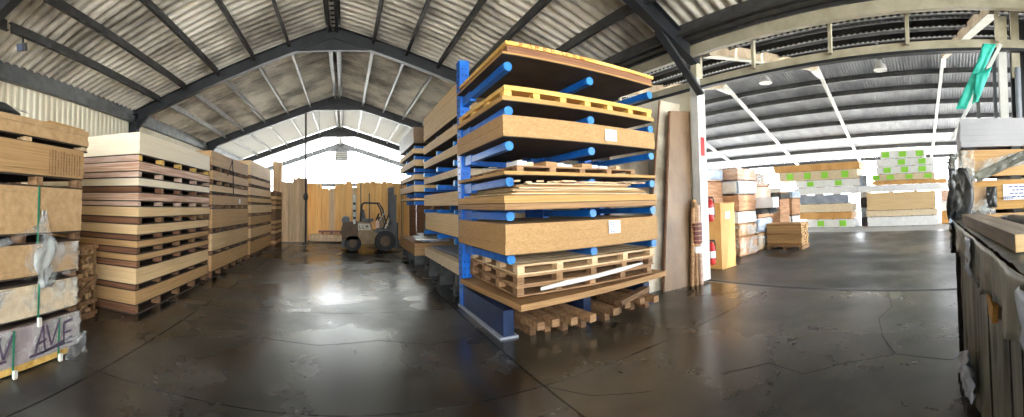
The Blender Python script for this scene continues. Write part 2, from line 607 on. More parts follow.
# ---- portal frames
for fi, y in enumerate(FRAMES):
    fr = root('roof_frame')
    fr['label'] = ['grey steel portal frame behind the view', 'grey steel portal frame overhead', 'dark steel roof frame over the blue rack front',
                   'dark steel roof frame springing behind the left board stacks', 'second dark roof frame down the aisle',
                   'third roof frame near the hall end', 'last roof frame at the open hall end'][fi]
    m = 'steel_dark'
    rx_end = 5.62
    for side in (-1, 1):
        x1 = -6.1 if side < 0 else rx_end
        yl = y - (0.62 if y == 4.2 and side < 0 else 0.0)
        a = Vector((RX, y - (0.3 if y == 4.2 else 0), RZ - 0.14))
        b = Vector((x1, yl, roof_z(x1) - 0.14))
        MB().ibeam(a, b, 0.17, 0.30, 0.02).build('rafter', m, fr)
        # deepened haunch at the ridge and at the eave
        xa = RX + side * 1.0
        MB().prism([(RX, RZ - 0.26), (xa, roof_z(xa) - 0.26), (RX + side * 0.95, roof_z(xa) - 0.30), (RX, roof_z(xa) - 0.30)], 'y', y - 0.05, y + 0.05).build('ridge_gusset', m, fr)
        xc = -6.12 if side < 0 else 5.86
        zc = roof_z(x1) - 0.05
        xh = x1 - side * 1.0
        if side > 0 and y == 4.2:
            MB().beam((xh, y, roof_z(xh) - 0.28), (xc - side * 0.1, y, zc - 0.75), 0.15, 0.05, (0, 0, 1)).build('haunch', m, fr)
        else:
            MB().prism([(xc - side * .1, zc - .55), (xc - side * .1, zc - .2), (x1 - side * .55, roof_z(x1 - side * .55) - .28)], 'y', y - .04, y + .04).build('haunch', m, fr)
        if side > 0 and y in (4.2,):
            continue
        MB().ibeam((xc, y, 0), (xc, y, zc), 0.17, 0.26, 0.02, (1, 0, 0)).build('column', m if side < 0 else 'steel_cream', fr)
    if y == 4.2:
        xc = 5.95
        MB().box((xc, 4.42, 2.0), (0.24, 0.17, 3.9)).build('column', 'steel_white', fr)
        MB().box((xc, 4.42, 4.1), (0.20, 0.14, 0.62)).build('column_head', 'steel_cream', fr)
        MB().beam((xc, 4.42, 4.34), (5.6, 4.3, 4.36), 0.16, 0.2).build('knee', m, fr)
        MB().box((xc - 0.01, 4.325, 2.62), (0.12, 0.006, 0.36)).build('faded_sign', 'red_paint', fr)

# ---- left wall: sheeting above a low plinth, with eave gutter beam
wl = root('wall_left', 'cream ribbed sheet wall behind the left stacks')
mb = MB()
pitch = 0.19
y = -9.2
while y < 30.5:
    for u, v in ((0, 0), (0.035, 0.03), (0.10, 0.03), (0.135, 0)):
        mb.v += [(-6.27 + v, y + u, 0), (-6.27 + v, y + u, 4.32)]
    y += pitch
n = len(mb.v) // 2
mb.f = [(2 * i, 2 * i + 1, 2 * i + 3, 2 * i + 2) for i in range(n - 1)]
mb.build('wall_sheet', 'wall_cream', wl)
MB().beam((-6.15, -9.2, 4.2), (-6.15, 30.5, 4.2), 0.16, 0.2).build('eave_beam', 'steel_grey', wl)
MB().beam((-6.25, -5.6, 4.40), (-6.25, 30.5, 4.40), 0.12, 0.24).build('gutter', 'steel_grey', wl)

# ---- right wall north of the opening
wr = root('wall_right', 'cream wall beside the opening, behind the blue racks')
MB().box((6.03, 17.6, 1.93), (0.1, 26.0, 3.86)).build('wall_panel', 'wall_cream', wr)
# header framing over the opening
hd = root('trim_1', 'cream steel header frame over the opening')
MB().beam((5.98, -9.2, 3.87), (5.98, 30.5, 3.87), 0.09, 0.13).build('lower_rail', 'steel_cream', hd)
MB().beam((5.98, -9.2, 3.78), (5.98, 30.5, 3.78), 0.12, 0.045).build('lower_flange', 'steel_dark', hd)
MB().beam((5.5, -9.2, 4.30), (5.5, 30.5, 4.30), 0.10, 0.19).build('upper_beam', 'steel_cream', hd)
MB().beam((5.3, -5.6, 4.47), (5.3, 30.5, 4.47), 0.14, 0.06).build('gutter', 'purlin_dark', hd)
MB().beam((5.62, -5.6, 4.53), (5.62, 30.5, 4.53), 0.34, 0.24).build('valley_gutter', 'purlin_dark', hd)
for yy in (3.12, 1.72, 0.48, -0.90, -4.6, 6.6, 8.8):
    MB().box((5.88, yy, 4.17), (0.07, 0.055, 0.6)).build('hanger_post', 'steel_cream', hd)

# south jamb: posts, ribbed panel and pipes
ws = root('wall_south', 'cream ribbed panel and posts at the right edge of the opening')
MB().box((6.05, -1.00, 2.0), (0.12, 0.13, 3.72)).build('jamb_post', 'steel_white', ws)
MB().box((6.02, -0.86, 1.9), (0.08, 0.05, 3.8)).build('jamb_frame', 'steel_dark', ws)
MB().box((6.0, -1.0, 4.12), (0.12, 0.15, 0.36)).build('post_head', 'steel_cream', ws)
MB().box((6.16, -5.0, 2.15), (0.06, 7.7, 4.3)).build('back_panel', 'steel_dark', ws)
for k in range(14):
    yy = -1.22 - k * 0.27
    MB().box((6.05, yy, 4.02), (0.07, 0.13, 1.3)).build('panel_rib', 'steel_cream', ws)
    MB().tube([(6.02, yy - 0.02, 0), (6.02, yy - 0.02, 3.52)], 0.05, 10).build('grey_pipe', 'pipe_grey', ws)

# ---- far hall roof
cb = root('ceiling', 'grey corrugated roof of the far hall')
NX = [5.75, 6.7, 8.1, 9.6, 11.0, 12.4, 13.75]
m_ = 0.262
NZ = lambda x: 4.52 + m_ * (x - 5.75)
FX = [13.8, 14.95, 15.95, 17.15, 18.5, 20.0, 21.6, 23.3]
FZ = lambda x: 6.62 - 0.305 * (x - 13.8)
BW = 2.4


def sheet_row(xa, xb, za, zb, m, gap):
    ln = math.hypot(xb - xa - gap, zb - za)
    me_ = corr(BW, 0.12, 0.018, ln, m, 4, 'roof_sheet', False)
    a = math.atan2(zb - za, xb - xa)
    for j in range(16):
        o = put(me_, 'roof_sheet', cb)
        o.matrix_world = Matrix.Translation((xa + gap, -13 + j * BW, za)) @ Matrix(((math.cos(a), 0, -math.sin(a), 0), (0, 1, 0, 0), (math.sin(a), 0, math.cos(a), 0), (0, 0, 0, 1)))


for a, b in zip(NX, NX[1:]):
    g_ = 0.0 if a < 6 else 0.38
    sheet_row(a + g_, b + 0.35, NZ(a + g_) + 0.12, NZ(b + 0.35) + 0.12, 'roof_dark', 0.0)  # dimness of the near slope painted in as an almost black colour
for a, b in zip(FX, FX[1:]):
    sheet_row(a, b, FZ(a) + 0.1, FZ(b) + 0.1, 'roof_cool', 0.0)
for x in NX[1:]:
    MB().beam((x, -13, NZ(x)), (x, 25, NZ(x)), 0.06, 0.16).build('purlin', 'purlin_dark', cb)
    MB().beam((x - 0.05, -13, NZ(x) - 0.08), (x - 0.05, 25, NZ(x) - 0.08), 0.03, 0.010).build('purlin_lip', 'steel_grey', cb)
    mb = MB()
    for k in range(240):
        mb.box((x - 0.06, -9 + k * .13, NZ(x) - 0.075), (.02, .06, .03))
    mb.build('daylight_dashes', 'steel_white', cb)['kind'] = 'stuff'  # white dots painted in as daylight showing at the corrugation ends
for x in FX[1:]:
    MB().beam((x, -13, FZ(x)), (x, 25, FZ(x)), 0.08, 0.2).build('purlin', 'purlin_dark', cb)


def skew(y0, y1, x):                      # the far hall's frames stand a little askew to the near hall
    return y0 + (y1 - y0) * (x - 5.9) / (20 - 5.9)


for y0, y1 in ((-10.3, -8.9), (-5.6, -4.2), (-0.88, 0.42), (4.15, 4.97), (8.4, 9.12), (12.9, 13.5), (17.6, 18.2)):
    fr = root('roof_frame')
    fr['label'] = 'cream steel roof frame crossing the far hall'
    P0, P1, P2 = (5.9, y0, NZ(5.9) - 0.1), (13.8, skew(y0, y1, 13.8), 6.50), (23.3, skew(y0, y1, 23.3), FZ(23.3) - 0.12)
    MB().beam(P0, P1, 0.14, 0.22).build('rafter', 'steel_tan', fr)
    MB().beam((P0[0], P0[1], P0[2] - 0.14), (P1[0], P1[1], P1[2] - 0.14), 0.2, 0.02).build('rafter_flange', 'steel_cream', fr)
    MB().beam(P1, P2, 0.12, 0.14).build('rafter', 'steel_white', fr)
    MB().box((23.3, P2[1], P2[2] / 2), (0.16, 0.16, P2[2])).build('column', 'steel_white', fr)
    MB().prism([(P1[0] - 0.5, 6.2), (P1[0] + 0.5, 6.2), (P1[0], 6.5)], 'y', P1[1] - 0.08, P1[1] + 0.08).build('ridge_plate', 'steel_white', fr)
# far eave fascia bands
fa = root('trim_2', 'white eave rails along the open side of the far hall')
for z in (3.55, 3.1):
    MB().beam((23.5, -13, z), (23.5, 25, z), 0.06, 0.07).build('rail', 'steel_white', fa)

# threshold of the far end: low lit wall behind the standing planks
we = root('wall_back', 'low timber rack wall that the orange planks lean on')
MB().beam((-1.75, 18.32, 2.62), (2.7, 18.32, 2.62), 0.08, 0.14).build('top_rail', 'steel_grey', we)
for x in (-1.7, 0.1, 1.9, 2.6):
    MB().box((x, 18.36, 1.3), (0.1, 0.1, 2.6)).build('rack_post', 'steel_grey', we)
for k in range(9):
    MB().box((2.95 + k * .345, 18.36 + .02 * (k % 2), 1.35), (.34, .04, 2.7)).build('end_panel', 'board_dark', we)

# ================================================================== LEFT STACKS
def pack(name, label, cat, cx, cy, w, d, zb, z0, z1, m, wood, nb, group, face_axis='x', decks=True, jit=0.006, step=0.055, rz=0.0):
    """a bundle of boards (z0..z1) on its own bearers (zb..z0). Bearers run across the pack, spaced along y (face_axis x) or along x."""
    t = thing(name, label, cat, (cx, cy, zb), rz, group)
    put(layered(w, d, z0 - zb, z1 - zb, m, jit, step).mesh('board_block', m), 'board_block', t)
    if z0 - zb > 0.03 and nb:
        h = z0 - zb
        dk = min(0.018, h * 0.2) if decks else 0.0
        span = (d if face_axis == 'x' else w)
        for i in range(nb):
            u = -span / 2 + 0.06 + (span - 0.12) * i / max(1, nb - 1) + random.uniform(-0.02, 0.02) * (0 < i < nb - 1)
            if face_axis == 'x':
                for q in (-1, 0, 1):
                    bit('bearer', t, (q * (w / 2 - .07), u, h / 2), (.12, .09, h - 2 * dk), wood)
            else:
                bit('bearer', t, (u, 0, h / 2), (0.085, d - 0.04, h - 2 * dk), wood)
        if face_axis == 'x':
            bit('end_stringer', t, (0, -d / 2 + .03, h / 2), (w - .03, .04, h - 2 * dk), 'crate_pink' if wood in ('crate_pink', 'pallet_yellow', 'pallet_pale') else 'board_dark')
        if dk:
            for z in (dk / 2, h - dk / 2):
                bit('deck', t, (0, 0, z), (w - 0.01, d - 0.01, dk), 'underside_shade')  # shade inside the slots painted into the deck colour
    return t


def wallstack(where, group, x1, w, y0, y1, lv, mats, woods, nb, base=0.0, jx=0.03):
    """lv: list of (z0, z1) of each board block from the floor up"""
    zb = base
    n = len(lv)
    for i, (z0, z1) in enumerate(lv):
        m = mats[i % len(mats)]
        wd = woods[i % len(woods)]
        dx = random.uniform(-jx, jx) * 0.5
        nm = ORD[i] if i < n - 1 else 'topmost'
        pack('board_pack', f'{nm} board pack from the floor in the {where}' if i < n - 1 else f'topmost board pack of the {where}',
             'board pack', x1 - w / 2 + dx, (y0 + y1) / 2 + random.uniform(-jx, jx), w, y1 - y0, zb, z0, z1, m, wd, nb, group)
        zb = z1


# stack nearest the camera on the left (packs wrapped and strapped)
near = [(0.09, 0.43), (0.50, 0.80), (0.89, 1.19), (1.30, 1.75), (1.87, 2.18), (2.25, 2.42)]
names = ['bottom pack in sprayed grey wrap in the nearest left stack', 'second pack up with creased film in the nearest left stack',
         'third pack up under torn film in the nearest left stack', 'thick tan pack with green strap in the nearest left stack',
         'pack with dark stained end below the top of the nearest left stack', 'thin top pack of the nearest left stack']
yend = [3.24, 3.22, 3.22, 3.27, 3.30, 3.42]
zb = 0.0
NS = []
for i, (z0, z1) in enumerate(near):
    x1 = [-2.66, -2.68, -2.69, -2.69, -2.70, -2.74][i]
    y0 = 0.75
    t = pack('board_pack', names[i], 'board pack', x1 - 1.1, (y0 + yend[i]) / 2, 2.2, yend[i] - y0, zb, z0, z1,
             ['wrap_lilac', 'particle_pale', 'particle_tan', 'particle_tan', 'board_tan', 'particle_tan'][i],
             ['plank_pale', 'wood_old', 'wood_old', 'wood_old', 'pallet_wood', 'pallet_pale'][i], [0, 3, 3, 4, 5, 4][i], 'packs in the nearest left stack')
    NS.append((t, x1, (y0 + yend[i]) / 2, yend[i]))
    zb = z1
# wooden skid under the wrapped bottom pack
t, x1, yc, ye = NS[0]
bit('skid', t, (1.0, -0.06, 0.06), (0.16, 2.3, 0.085), 'pallet_yellow')
bit('skid', t, (0, 0, 0.05), (0.16, 2.3, 0.10), 'pallet_yellow')
bit('skid', t, (-1.0, 0, 0.05), (0.16, 2.3, 0.10), 'pallet_yellow')


def crumple(name, m, parent, o, ux, uz, nx, nz, amp, outline=None, off=0.01, nrm=None):
    """a creased film patch: o origin corner (parent space), ux/uz edge vectors; stands proud of the surface"""
    o, ux, uz = Vector(o), Vector(ux), Vector(uz)
    n = Vector(nrm) if nrm else ux.cross(uz).normalized()
    mb = MB()
    for j in range(nz + 1):
        for i in range(nx + 1):
            u, v = i / nx, j / nz
            if outline:
                a, b2 = outline(v)
                u = a + (b2 - a) * u
            p = o + ux * u + uz * v + n * (off + random.uniform(0, amp))
            mb.v.append(tuple(p))
    for j in range(nz):
        for i in range(nx):
            a = j * (nx + 1) + i
            mb.f.append((a, a + 1, a + nx + 2, a + nx + 1))
    me = mb.mesh(name, m)
    me.shade_smooth()
    ob = put(me, name, parent)
    md = ob.modifiers.new('thickness', 'SOLIDIFY')
    md.thickness = 0.002
    return ob


# film on packs 1..3 (parent space: pack centre is origin, front face at x=+1.1)
for i, (ya, yb, za, zt) in enumerate([(-0.9, 1.24, 0.10, 0.43), (-0.3, 1.22, 0.07, 0.37), (0.45, 1.23, 0.05, 0.39)]):
    t = NS[i][0]
    crumple('wrap_film', 'film_clear', t, (1.1, ya, za), (0, yb - ya, 0), (0, 0, zt - za), 26, 6, 0.016, nrm=(1, 0, 0))
# torn film hanging over the strap of the third and fourth pack
t = NS[3][0]
yy = 2.62 - NS[3][2]
crumple('torn_film', 'film_cloudy', t, (1.12, yy - 0.13, -0.42), (0, 0.42, 0), (0, 0, 0.75), 9, 16, 0.04,
        outline=lambda v: (0.28 - 0.28 * math.sin(v * PI) * (1 - v * .6), 0.42 + 0.58 * math.sin((1 - v) * PI * 0.8) ** 1.5 * (1 - v * 0.5)), nrm=(1, 0, 0))
crumple('torn_film', 'film_cloudy', t, (1.12, yy - 0.55, -0.02), (0, 0.5, 0.14), (0, 0.02, 0.08), 9, 3, 0.03, nrm=(1, 0, 0))
crumple('torn_film', 'film_cloudy', NS[0][0], (1.12, 0.96, 0.0), (0, 0.34, 0), (0, 0, 0.22), 9, 7, 0.05, nrm=(1, 0, 0))


def strap(t, y, h0, h1, m='strap_green', x=1.106):
    MB().box((x, y, (h0 + h1) / 2), (0.006, 0.022, h1 - h0)).build('strap', m, t)


strap(NS[3][0], 2.60 - NS[3][2], 0.0, 0.57)
strap(NS[1][0], 2.60 - NS[1][2], -0.02, 0.38, 'strap_green', 1.13)
strap(NS[0][0], 2.28 - NS[0][2], 0.02, 0.43, 'strap_green', 1.13)
strap(NS[0][0], 2.88 - NS[0][2], 0.02, 0.43, 'strap_green', 1.13)
MB().box((1.16, 2.28 - NS[0][2], 0.05), (.03, .04, 0.07)).build('strap_block', 'strap_white', NS[0][0])
MB().box((1.16, 2.88 - NS[0][2], 0.05), (.03, .04, 0.07)).build('strap_block', 'strap_white', NS[0][0])
MB().box((1.15, 2.60 - NS[1][2], 0.02), (.03, .04, 0.08)).build('strap_block', 'strap_white', NS[1][0])
# dark vertical stains at the end of the fifth pack
t = NS[4][0]
for k in range(12):
    MB().box((1.107, 0.72 + k * 0.043, 0.26), (0.004, 0.012, 0.26 + random.uniform(-.05, 0))).build('stain_strip', 'pallet_wood', t)


def strokes(name, m, parent, x, lines, w=0.02):
    mb = MB()
    for pts in lines:
        for a, b in zip(pts, pts[1:]):
            mb.beam((x, a[0], a[1]), (x, b[0], b[1]), 0.004, w, (0, 0, 1) if abs(a[0] - b[0]) > abs(a[1] - b[1]) else (0, 1, 0))
    mb.build(name, m, parent)


def up(c, y0, dy, z0, dz):
    return [[(y0 + u * dy, z0 + v * dz) for u, v in seg] for seg in c]


A_ = [[(0, 0), (.5, 1), (.62, .2), (.7, 0)], [(.05, .3), (.75, .42)]]
V_ = [[(0, .95), (.4, .1), (1, 1)]]
E_ = [[(.9, .95), (.1, .9), (.15, .1), (.9, .05)], [(.1, .5), (.75, .52)]]
ln = up(A_, 0.55, .20, 0.17, .24) + up(V_, 0.70, .18, 0.17, .25) + up(E_, 0.93, .18, 0.14, .26) + \
     up([[(0, 0), (1, .1)], [(.3, 0), (1.2, .4)]], 0.48, .5, 0.15, .15)
strokes('spray_marks', 'spray', NS[0][0], 1.136, ln, 0.022)
ln = up(A_, -0.2, .20, 0.19, .22) + up(V_, -0.04, .17, 0.18, .22) + up(V_, 0.10, .16, 0.18, .22) + up([[(0, 0), (1, .1)]], -0.3, .5, 0.17, .1)
strokes('spray_marks', 'spray', NS[0][0], 1.136, ln, 0.022)

# things lying on top of the nearest left stack
t = thing('wrapped_bundle', 'dark film wrapped bundle lying on top of the nearest left stack', 'bundle', (-2.95, 1.9, 2.42))
mb = MB()
mb.tube([(0, -1.0, .07), (0.02, -0.5, .09), (0, 0, .08), (0.03, 0.45, .07), (0, 0.62, .03)], [.07, .085, .08, .06, .015], 9)
mb.tube([(0.16, -1.0, .05), (0.15, -0.3, .06), (0.18, 0.3, .05), (0.15, 0.52, .03)], [.05, .06, .05, .012], 8)
mb.smooth = True
mb.build('bundle_body', 'film_black', t)
crumple('wrap_film', 'film_clear', t, (0.1, -0.95, 0.10), (0, 1.5, -0.03), (0.14, 0, -0.06), 16, 4, 0.03, nrm=(0.3, 0, 1))
t = thing('timber_offcut', 'short tan board laid over the dark wrapped bundle', 'board', (-2.92, 1.35, 2.60))
MB().box((0, 0.05, 0.07), (0.5, 1.1, 0.14)).build('board_block', 'board_tan', t)
tag(put(MB().box((0, 0, 0.02), (0.9, 0.62, 0.035)).mesh('loose_board', 'board_ochre'), 'loose_board', None, (-3.25, 3.12, 2.42), 0.05),
    'loose orange board lying at the far end of the nearest left stack', 'board')

# crate of split offcuts between the first two stacks
t = thing('slatted_crate', 'open slatted crate standing between the two left stacks', 'crate', (-3.72, 4.0, 0))
for x in (-0.40, 0.40):
    for y in (-0.33, 0.33):
        bit('post', t, (x, y, 0.53), (0.05, 0.05, 0.94), 'pallet_wood')
for z in (0.08, 0.24, 0.56, 1.0):
    for y in (-0.37, 0.37):
        bit('slat', t, (0, y, z), (0.88, 0.02, 0.055), 'pallet_wood')
    bit('slat', t, (0.44, 0, z), (0.02, 0.74, 0.055), 'pallet_wood')
MB().beam((0.455, -0.33, 0.26), (0.455, 0.33, 0.56), 0.06, 0.02, (1, 0, 0)).beam((0.47, -0.33, 0.72), (0.47, -0.02, 0.5), 0.05, 0.02, (1, 0, 0)).build('brace', 'pallet_wood', t)
bit('base_board', t, (0, 0, 0.03), (0.86, 0.7, 0.05), 'pallet_wood')
mb = MB()
for i in range(7):
    for j in range(9):
        for sx in (0,):
            r = random.uniform(.035, .055)
            y, z = -0.28 + i * 0.093 + random.uniform(-.02, .02), 0.12 + j * 0.1 + random.uniform(-.02, .02)
            mb.tube([(-0.38, y, z), (0.40 + random.uniform(-.03, .03), y, z)], r, 5)
ob = mb.build('split_offcuts', mat('offcut', (0.22, 0.10, 0.04), (0.85, 0.58, 0.30), 0.8, 9, lo=.4, hi=.6))
ob.location = (-3.72, 4.0, 0)
tag(ob, 'split wood offcuts packed inside the slatted crate', 'firewood', kind='stuff')

# second stack: eleven packs, edge at X=-2.87
lv2 = [(.15, .34), (.44, .67), (.78, .86), (.97, 1.06), (1.16, 1.30), (1.42, 1.56), (1.66, 1.77), (1.88, 1.99), (2.10, 2.23), (2.35, 2.67)]
wallstack('tall second stack on the left', 'packs in the second left stack', -2.87, 3.0, 4.76, 7.74, lv2,
          ['board_tan', 'board_pale', 'board_tan', 'board_tan', 'board_pale', 'board_pale', 'board_pink', 'board_cream', 'board_pink', 'board_cream'],
          ['wood_old', 'wood_old', 'board_dark', 'wood_old', 'board_dark', 'wood_old', 'crate_pink', 'board_dark', 'crate_pink', 'pallet_yellow'], 5)
lv3 = [(.16, .50), (.60, .98), (1.10, 1.52), (1.62, 1.84), (1.92, 2.06), (2.18, 2.38), (2.50, 2.82)]
wallstack('third stack on the left', 'packs in the third left stack', -2.87, 2.6, 7.90, 11.08, lv3,
          ['board_tan', 'board_pale', 'board_tan'], ['wood_old', 'pallet_wood'], 6)
lv4 = [(.12, .52), (.62, .92), (1.02, 1.28), (1.38, 1.64), (1.72, 1.86), (1.94, 2.18), (2.28, 2.45), (2.55, 3.0)]
wallstack('fourth stack on the left', 'packs in the fourth left stack', -2.84, 2.6, 11.30, 14.55, lv4,
          ['board_tan', 'board_pale'], ['wood_old', 'pallet_wood'], 6)
lv5 = [(.10, .22), (.30, .42), (.50, .62), (.70, .82), (.90, 1.02), (1.10, 1.40), (1.48, 1.60), (1.68, 1.80), (1.88, 2.00), (2.07, 2.2)]
wallstack('low dark fifth stack on the left', 'packs in the fifth left stack', -2.75, 2.2, 15.0, 16.5, lv5,
          ['board_tan', 'wood_old', 'particle_tan', 'board_brown'], ['wood_old'], 4)
t = thing('lifting_hook', 'black looped cable hung over the fourth left stack', 'cable', (-2.80, 8.9, 2.0))
mb = MB().tube([(0, -.1, .32), (.03, .1, .62), (.03, .2, .74), (.02, .3, .4), (.02, .34, -.1)], .012, 6)
mb.build('cable', 'rubber', t)
bit('yellow_tag', t, (0.03, 0.9, -0.28), (0.01, 0.12, 0.12), 'paper')

# tall boards standing on end past the fifth stack
for i, (x, y, w_, h, lab) in enumerate([
    (-3.04, 17.05, .42, 3.62, 'tallest pale board standing on end past the left stacks'),
    (-2.70, 17.10, .26, 2.72, 'narrow pale board standing right of the tallest one'),
    (-2.46, 17.05, .22, 2.70, 'slim pale upright board in the middle of the standing row'),
    (-2.25, 17.12, .20, 2.86, 'slightly taller upright board beside the hanging dark pole'),
    (-2.04, 17.05, .22, 2.90, 'upright pale board just left of the dark pole'),
    (-1.80, 17.10, .26, 2.86, 'last upright pale board touching the dark pole')]):
    t = thing('standing_board', lab, 'board', (x, y, 0), 0, 'pale boards standing on end at the left')
    n = 2
    for k in range(n):
        MB().box(((k - .5) * w_ / n, random.uniform(-.02, .02), h / 2 - k * 0.012), (w_ / n - 0.003, 0.12, h - k * .024)).build('plank', 'plank_pale', t)
# dark pole with hook block from roof to floor
t = thing('hoist_pole', 'dark pole hanging from the roof frame down to the floor with a block', 'pole', (-1.66, 16.1, 0))
MB().tube([(0, 0, 0.0), (0, 0, 4.9), (0, 0, 5.58)], 0.04, 8).build('pole', 'steel_dark', t)
MB().lathe((0, 0, 1.85), [(.04, 0), (.10, .05), (.11, .2), (.05, .32)], 10).build('hook_block', 'machine_dark', t)
MB().lathe((0, 0, 0), [(.16, 0), (.16, .03), (.06, .06)], 12).build('foot', 'machine_dark', t)
t = tag(put(MB().tube([(0, 0, 0), (0.015, 0, 1.2), (0, 0, 2.2), (0, 0, 3.6)], 0.012, 6).mesh('hanging_cable', 'steel_grey'), 'hanging_cable', None, (-1.15, 17.0, 2.4)),
        'thin grey cable hanging right of the dark pole', 'cable')

# orange planks in a row against the far end
x = -1.86
k = 0
NTH = ['leftmost', 'second', 'third', 'fourth', 'fifth', 'sixth', 'seventh', 'eighth', 'ninth', 'tenth', 'eleventh', 'twelfth', 'thirteenth',
       'fourteenth', 'fifteenth', 'sixteenth', 'seventeenth', 'eighteenth', 'nineteenth', 'twentieth']
wd_ = [.46, .30, .34, .28, .22, .30, .30, .24, .34, .28, .26, .30, .22, .30, .26, .30, .22]
hh_ = [2.70, 2.66, 2.46, 2.44, 2.62, 2.66, 2.78, 2.50, 2.74, 2.76, 2.80, 2.72, 2.78, 2.74, 2.70, 2.66, 2.7]
for k, (w_, h) in enumerate(zip(wd_, hh_)):
    o = thing('standing_plank', f'{NTH[k]} orange plank from the left in the row standing at the aisle end' if k else 'leftmost orange plank in the row standing at the aisle end',
              'plank', (x + w_ / 2, 18.1, 0), 0, 'orange planks standing at the aisle end')
    MB().box((0, random.uniform(-.05, .03), h / 2), (w_ - 0.012, 0.06, h)).build('plank_face', 'plank_pale' if k in (3, 7) else 'plank_orange', o)
    MB().box((0.0, 0.11, h / 2 - .05), (w_ + 0.06, 0.03, h - .1)).build('backing_plank', 'plank_orange', o)
    x += w_

# pale sleeper bundle on the floor before them
t = thing('sleeper_bundle', 'pale green bundle of sleepers on the floor before the orange planks', 'timber', (-0.75, 17.1, 0))
for j in range(2):
    for i in range(3):
        bit('sleeper', t, (0, -.25 + i * .2, .13 + j * .15), (1.6, .19, .14), 'plank_pale')
for x in (-.5, .5):
    bit('bearer', t, (x, 0, .03), (.1, .6, .06), 'wood_old')
t = thing('cross_bar', 'red brown bar resting on the pale sleeper bundle', 'timber', (-0.6, 17.05, .35))
bit('bar', t, (0, 0, .12), (1.15, .12, .08), 'maroon')
for x in (-.4, 0, .4):
    bit('bar_foot', t, (x, 0, .04), (.08, .1, .08), 'maroon')
# slim steel pipe gate at the aisle end
t = thing('pipe_frame', 'thin white pipe frame standing before the orange planks', 'frame', (0.72, 17.3, 0))
MB().tube([(0, 0, 0), (0, 0, 2.9), (.05, 0, 3.02), (1.8, 0, 3.06), (1.86, 0, 3.0), (1.86, 0, 0)], .022, 8).build('pipe', 'steel_grey', t)
for x, z in ((0, 0.01), (1.86, 0.01)):
    MB().box((x, 0, z), (.14, .14, .02)).build('foot_plate', 'steel_grey', t)
# box unit hanging under the ridge at the third frame
t = thing('ridge_unit', 'pale box unit hanging under the ridge at the third roof frame', 'fan', (-0.2, 22.9, 4.35))
MB().box((0, 0, .28), (.72, .4, .56)).build('housing', 'pipe_grey', t)
for i in range(4):
    bit('louvre', t, (0, -.21, .1 + i * .12), (.6, .02, .05), 'steel_white')
for x in (-.3, .3):
    MB().tube([(x, 0, .56), (x, 0, 1.75)], .015, 6).build('hanger', 'steel_dark', t)

# ================================================================== FORKLIFT
t = thing('forklift', 'tan and brown forklift truck parked side on in front of the blue rack', 'forklift', (-0.09, 13.4, 0))
mb = MB()
mb.prism([(-.02, .52), (.06, .42), (.55, .42), (.55, 1.0), (.1, 1.03), (.0, .95), (-.05, .75)], 'y', 0.0, 1.1)
mb.build('counterweight', 'truck_brown', t)
MB().prism([(.50, .28), (1.42, .28), (1.42, .66), (1.2, .72), (.5, .74)], 'y', .04, 1.06).build('chassis', 'truck_tan', t)
MB().prism([(.46, .72), (1.08, .72), (1.02, 1.02), (.5, 1.04)], 'y', .06, 1.04).build('engine_cover', 'truck_tan', t)
bdg = MB().prism([(.52, .76), (1.0, .76), (.96, .98), (.54, .99)], 'y', .05, .062).build('side_panel', 'steel_cream', t)
for i, ch in enumerate([[(0, 1), (0, 0), (.7, 0)], [(0, 1), (0, 0), (.7, 0)], [(0, 0), (0, 1), (.4, .4), (.8, 1), (.8, 0)]]):
    mb = MB()
    pts = [(.60 + i * .115 + u * .085, v * .11 + .82) for u, v in ch]
    for a, b in zip(pts, pts[1:]):
        mb.beam((a[0], .045, a[1]), (b[0], .045, b[1]), .008, .022, (0, 0, 1) if a[0] != b[0] else (1, 0, 0))
    mb.build('lettering', 'ink', bdg)


def wheel(x, y, r, w_):
    o = MB().lathe((x, y, r), [(r * .55, -w_ / 2), (r * .93, -w_ / 2), (r, -w_ * .35), (r, w_ * .35), (r * .93, w_ / 2), (r * .55, w_ / 2)], 22, 'y').build('wheel', 'rubber', t)
    MB().lathe((x, y, r), [(r * .2, -w_ / 2 - .02), (r * .5, -w_ / 2 - .005), (r * .5, w_ / 2 + .005), (r * .2, w_ / 2 + .02)], 14, 'y').build('hub', 'truck_brown', o)


wheel(.36, .12, .30, .24); wheel(.36, .98, .30, .24); wheel(1.50, .1, .37, .28); wheel(1.50, 1.0, .37, .28)
MB().box((.06, .55, .3), (.16, .9, .3)).build('rear_bumper', 'machine_dark', t)
MB().prism([(1.12, .66), (1.85, .66), (1.80, .72), (1.5, .82), (1.2, .8)], 'y', -.01, .24).build('fender', 'machine_dark', t)
for y in (.12, .98):
    MB().tube([(.66, y, 1.0), (.70, y, 1.64), (.78, y, 1.72), (1.30, y, 1.70), (1.42, y, 1.5), (1.60, y, .78)], .028, 8).build('guard_post', 'machine_dark', t)
for x in (.8, .92, 1.04, 1.16, 1.28):
    bit('guard_bar', t, (x, .55, 1.715), (.035, .9, .03), 'machine_dark')
MB().prism([(.74, 1.04), (1.10, 1.04), (1.12, 1.14), (.84, 1.14), (.78, 1.48), (.70, 1.46)], 'y', .32, .78).build('seat', 'machine_dark', t)
MB().tube([(1.46, .55, .8), (1.30, .55, 1.18)], .02, 8).build('steering_column', 'machine_dark', t)
o = MB().tube([(1.28 + .06 * math.cos(a), .55 + .16 * math.sin(a), 1.2 + .13 * math.cos(a)) for a in [k * PI / 8 for k in range(17)]], .014, 6).build('steering_wheel', 'rubber', t)
MB().prism([(1.30, .74), (1.52, .74), (1.42, 1.2), (1.34, 1.2)], 'y', .2, .9).build('dashboard', 'truck_tan', t)
MB().tube([(.95, .07, 1.0), (.95, .07, 2.05)], .018, 8).build('exhaust_pipe', 'machine_dark', t)
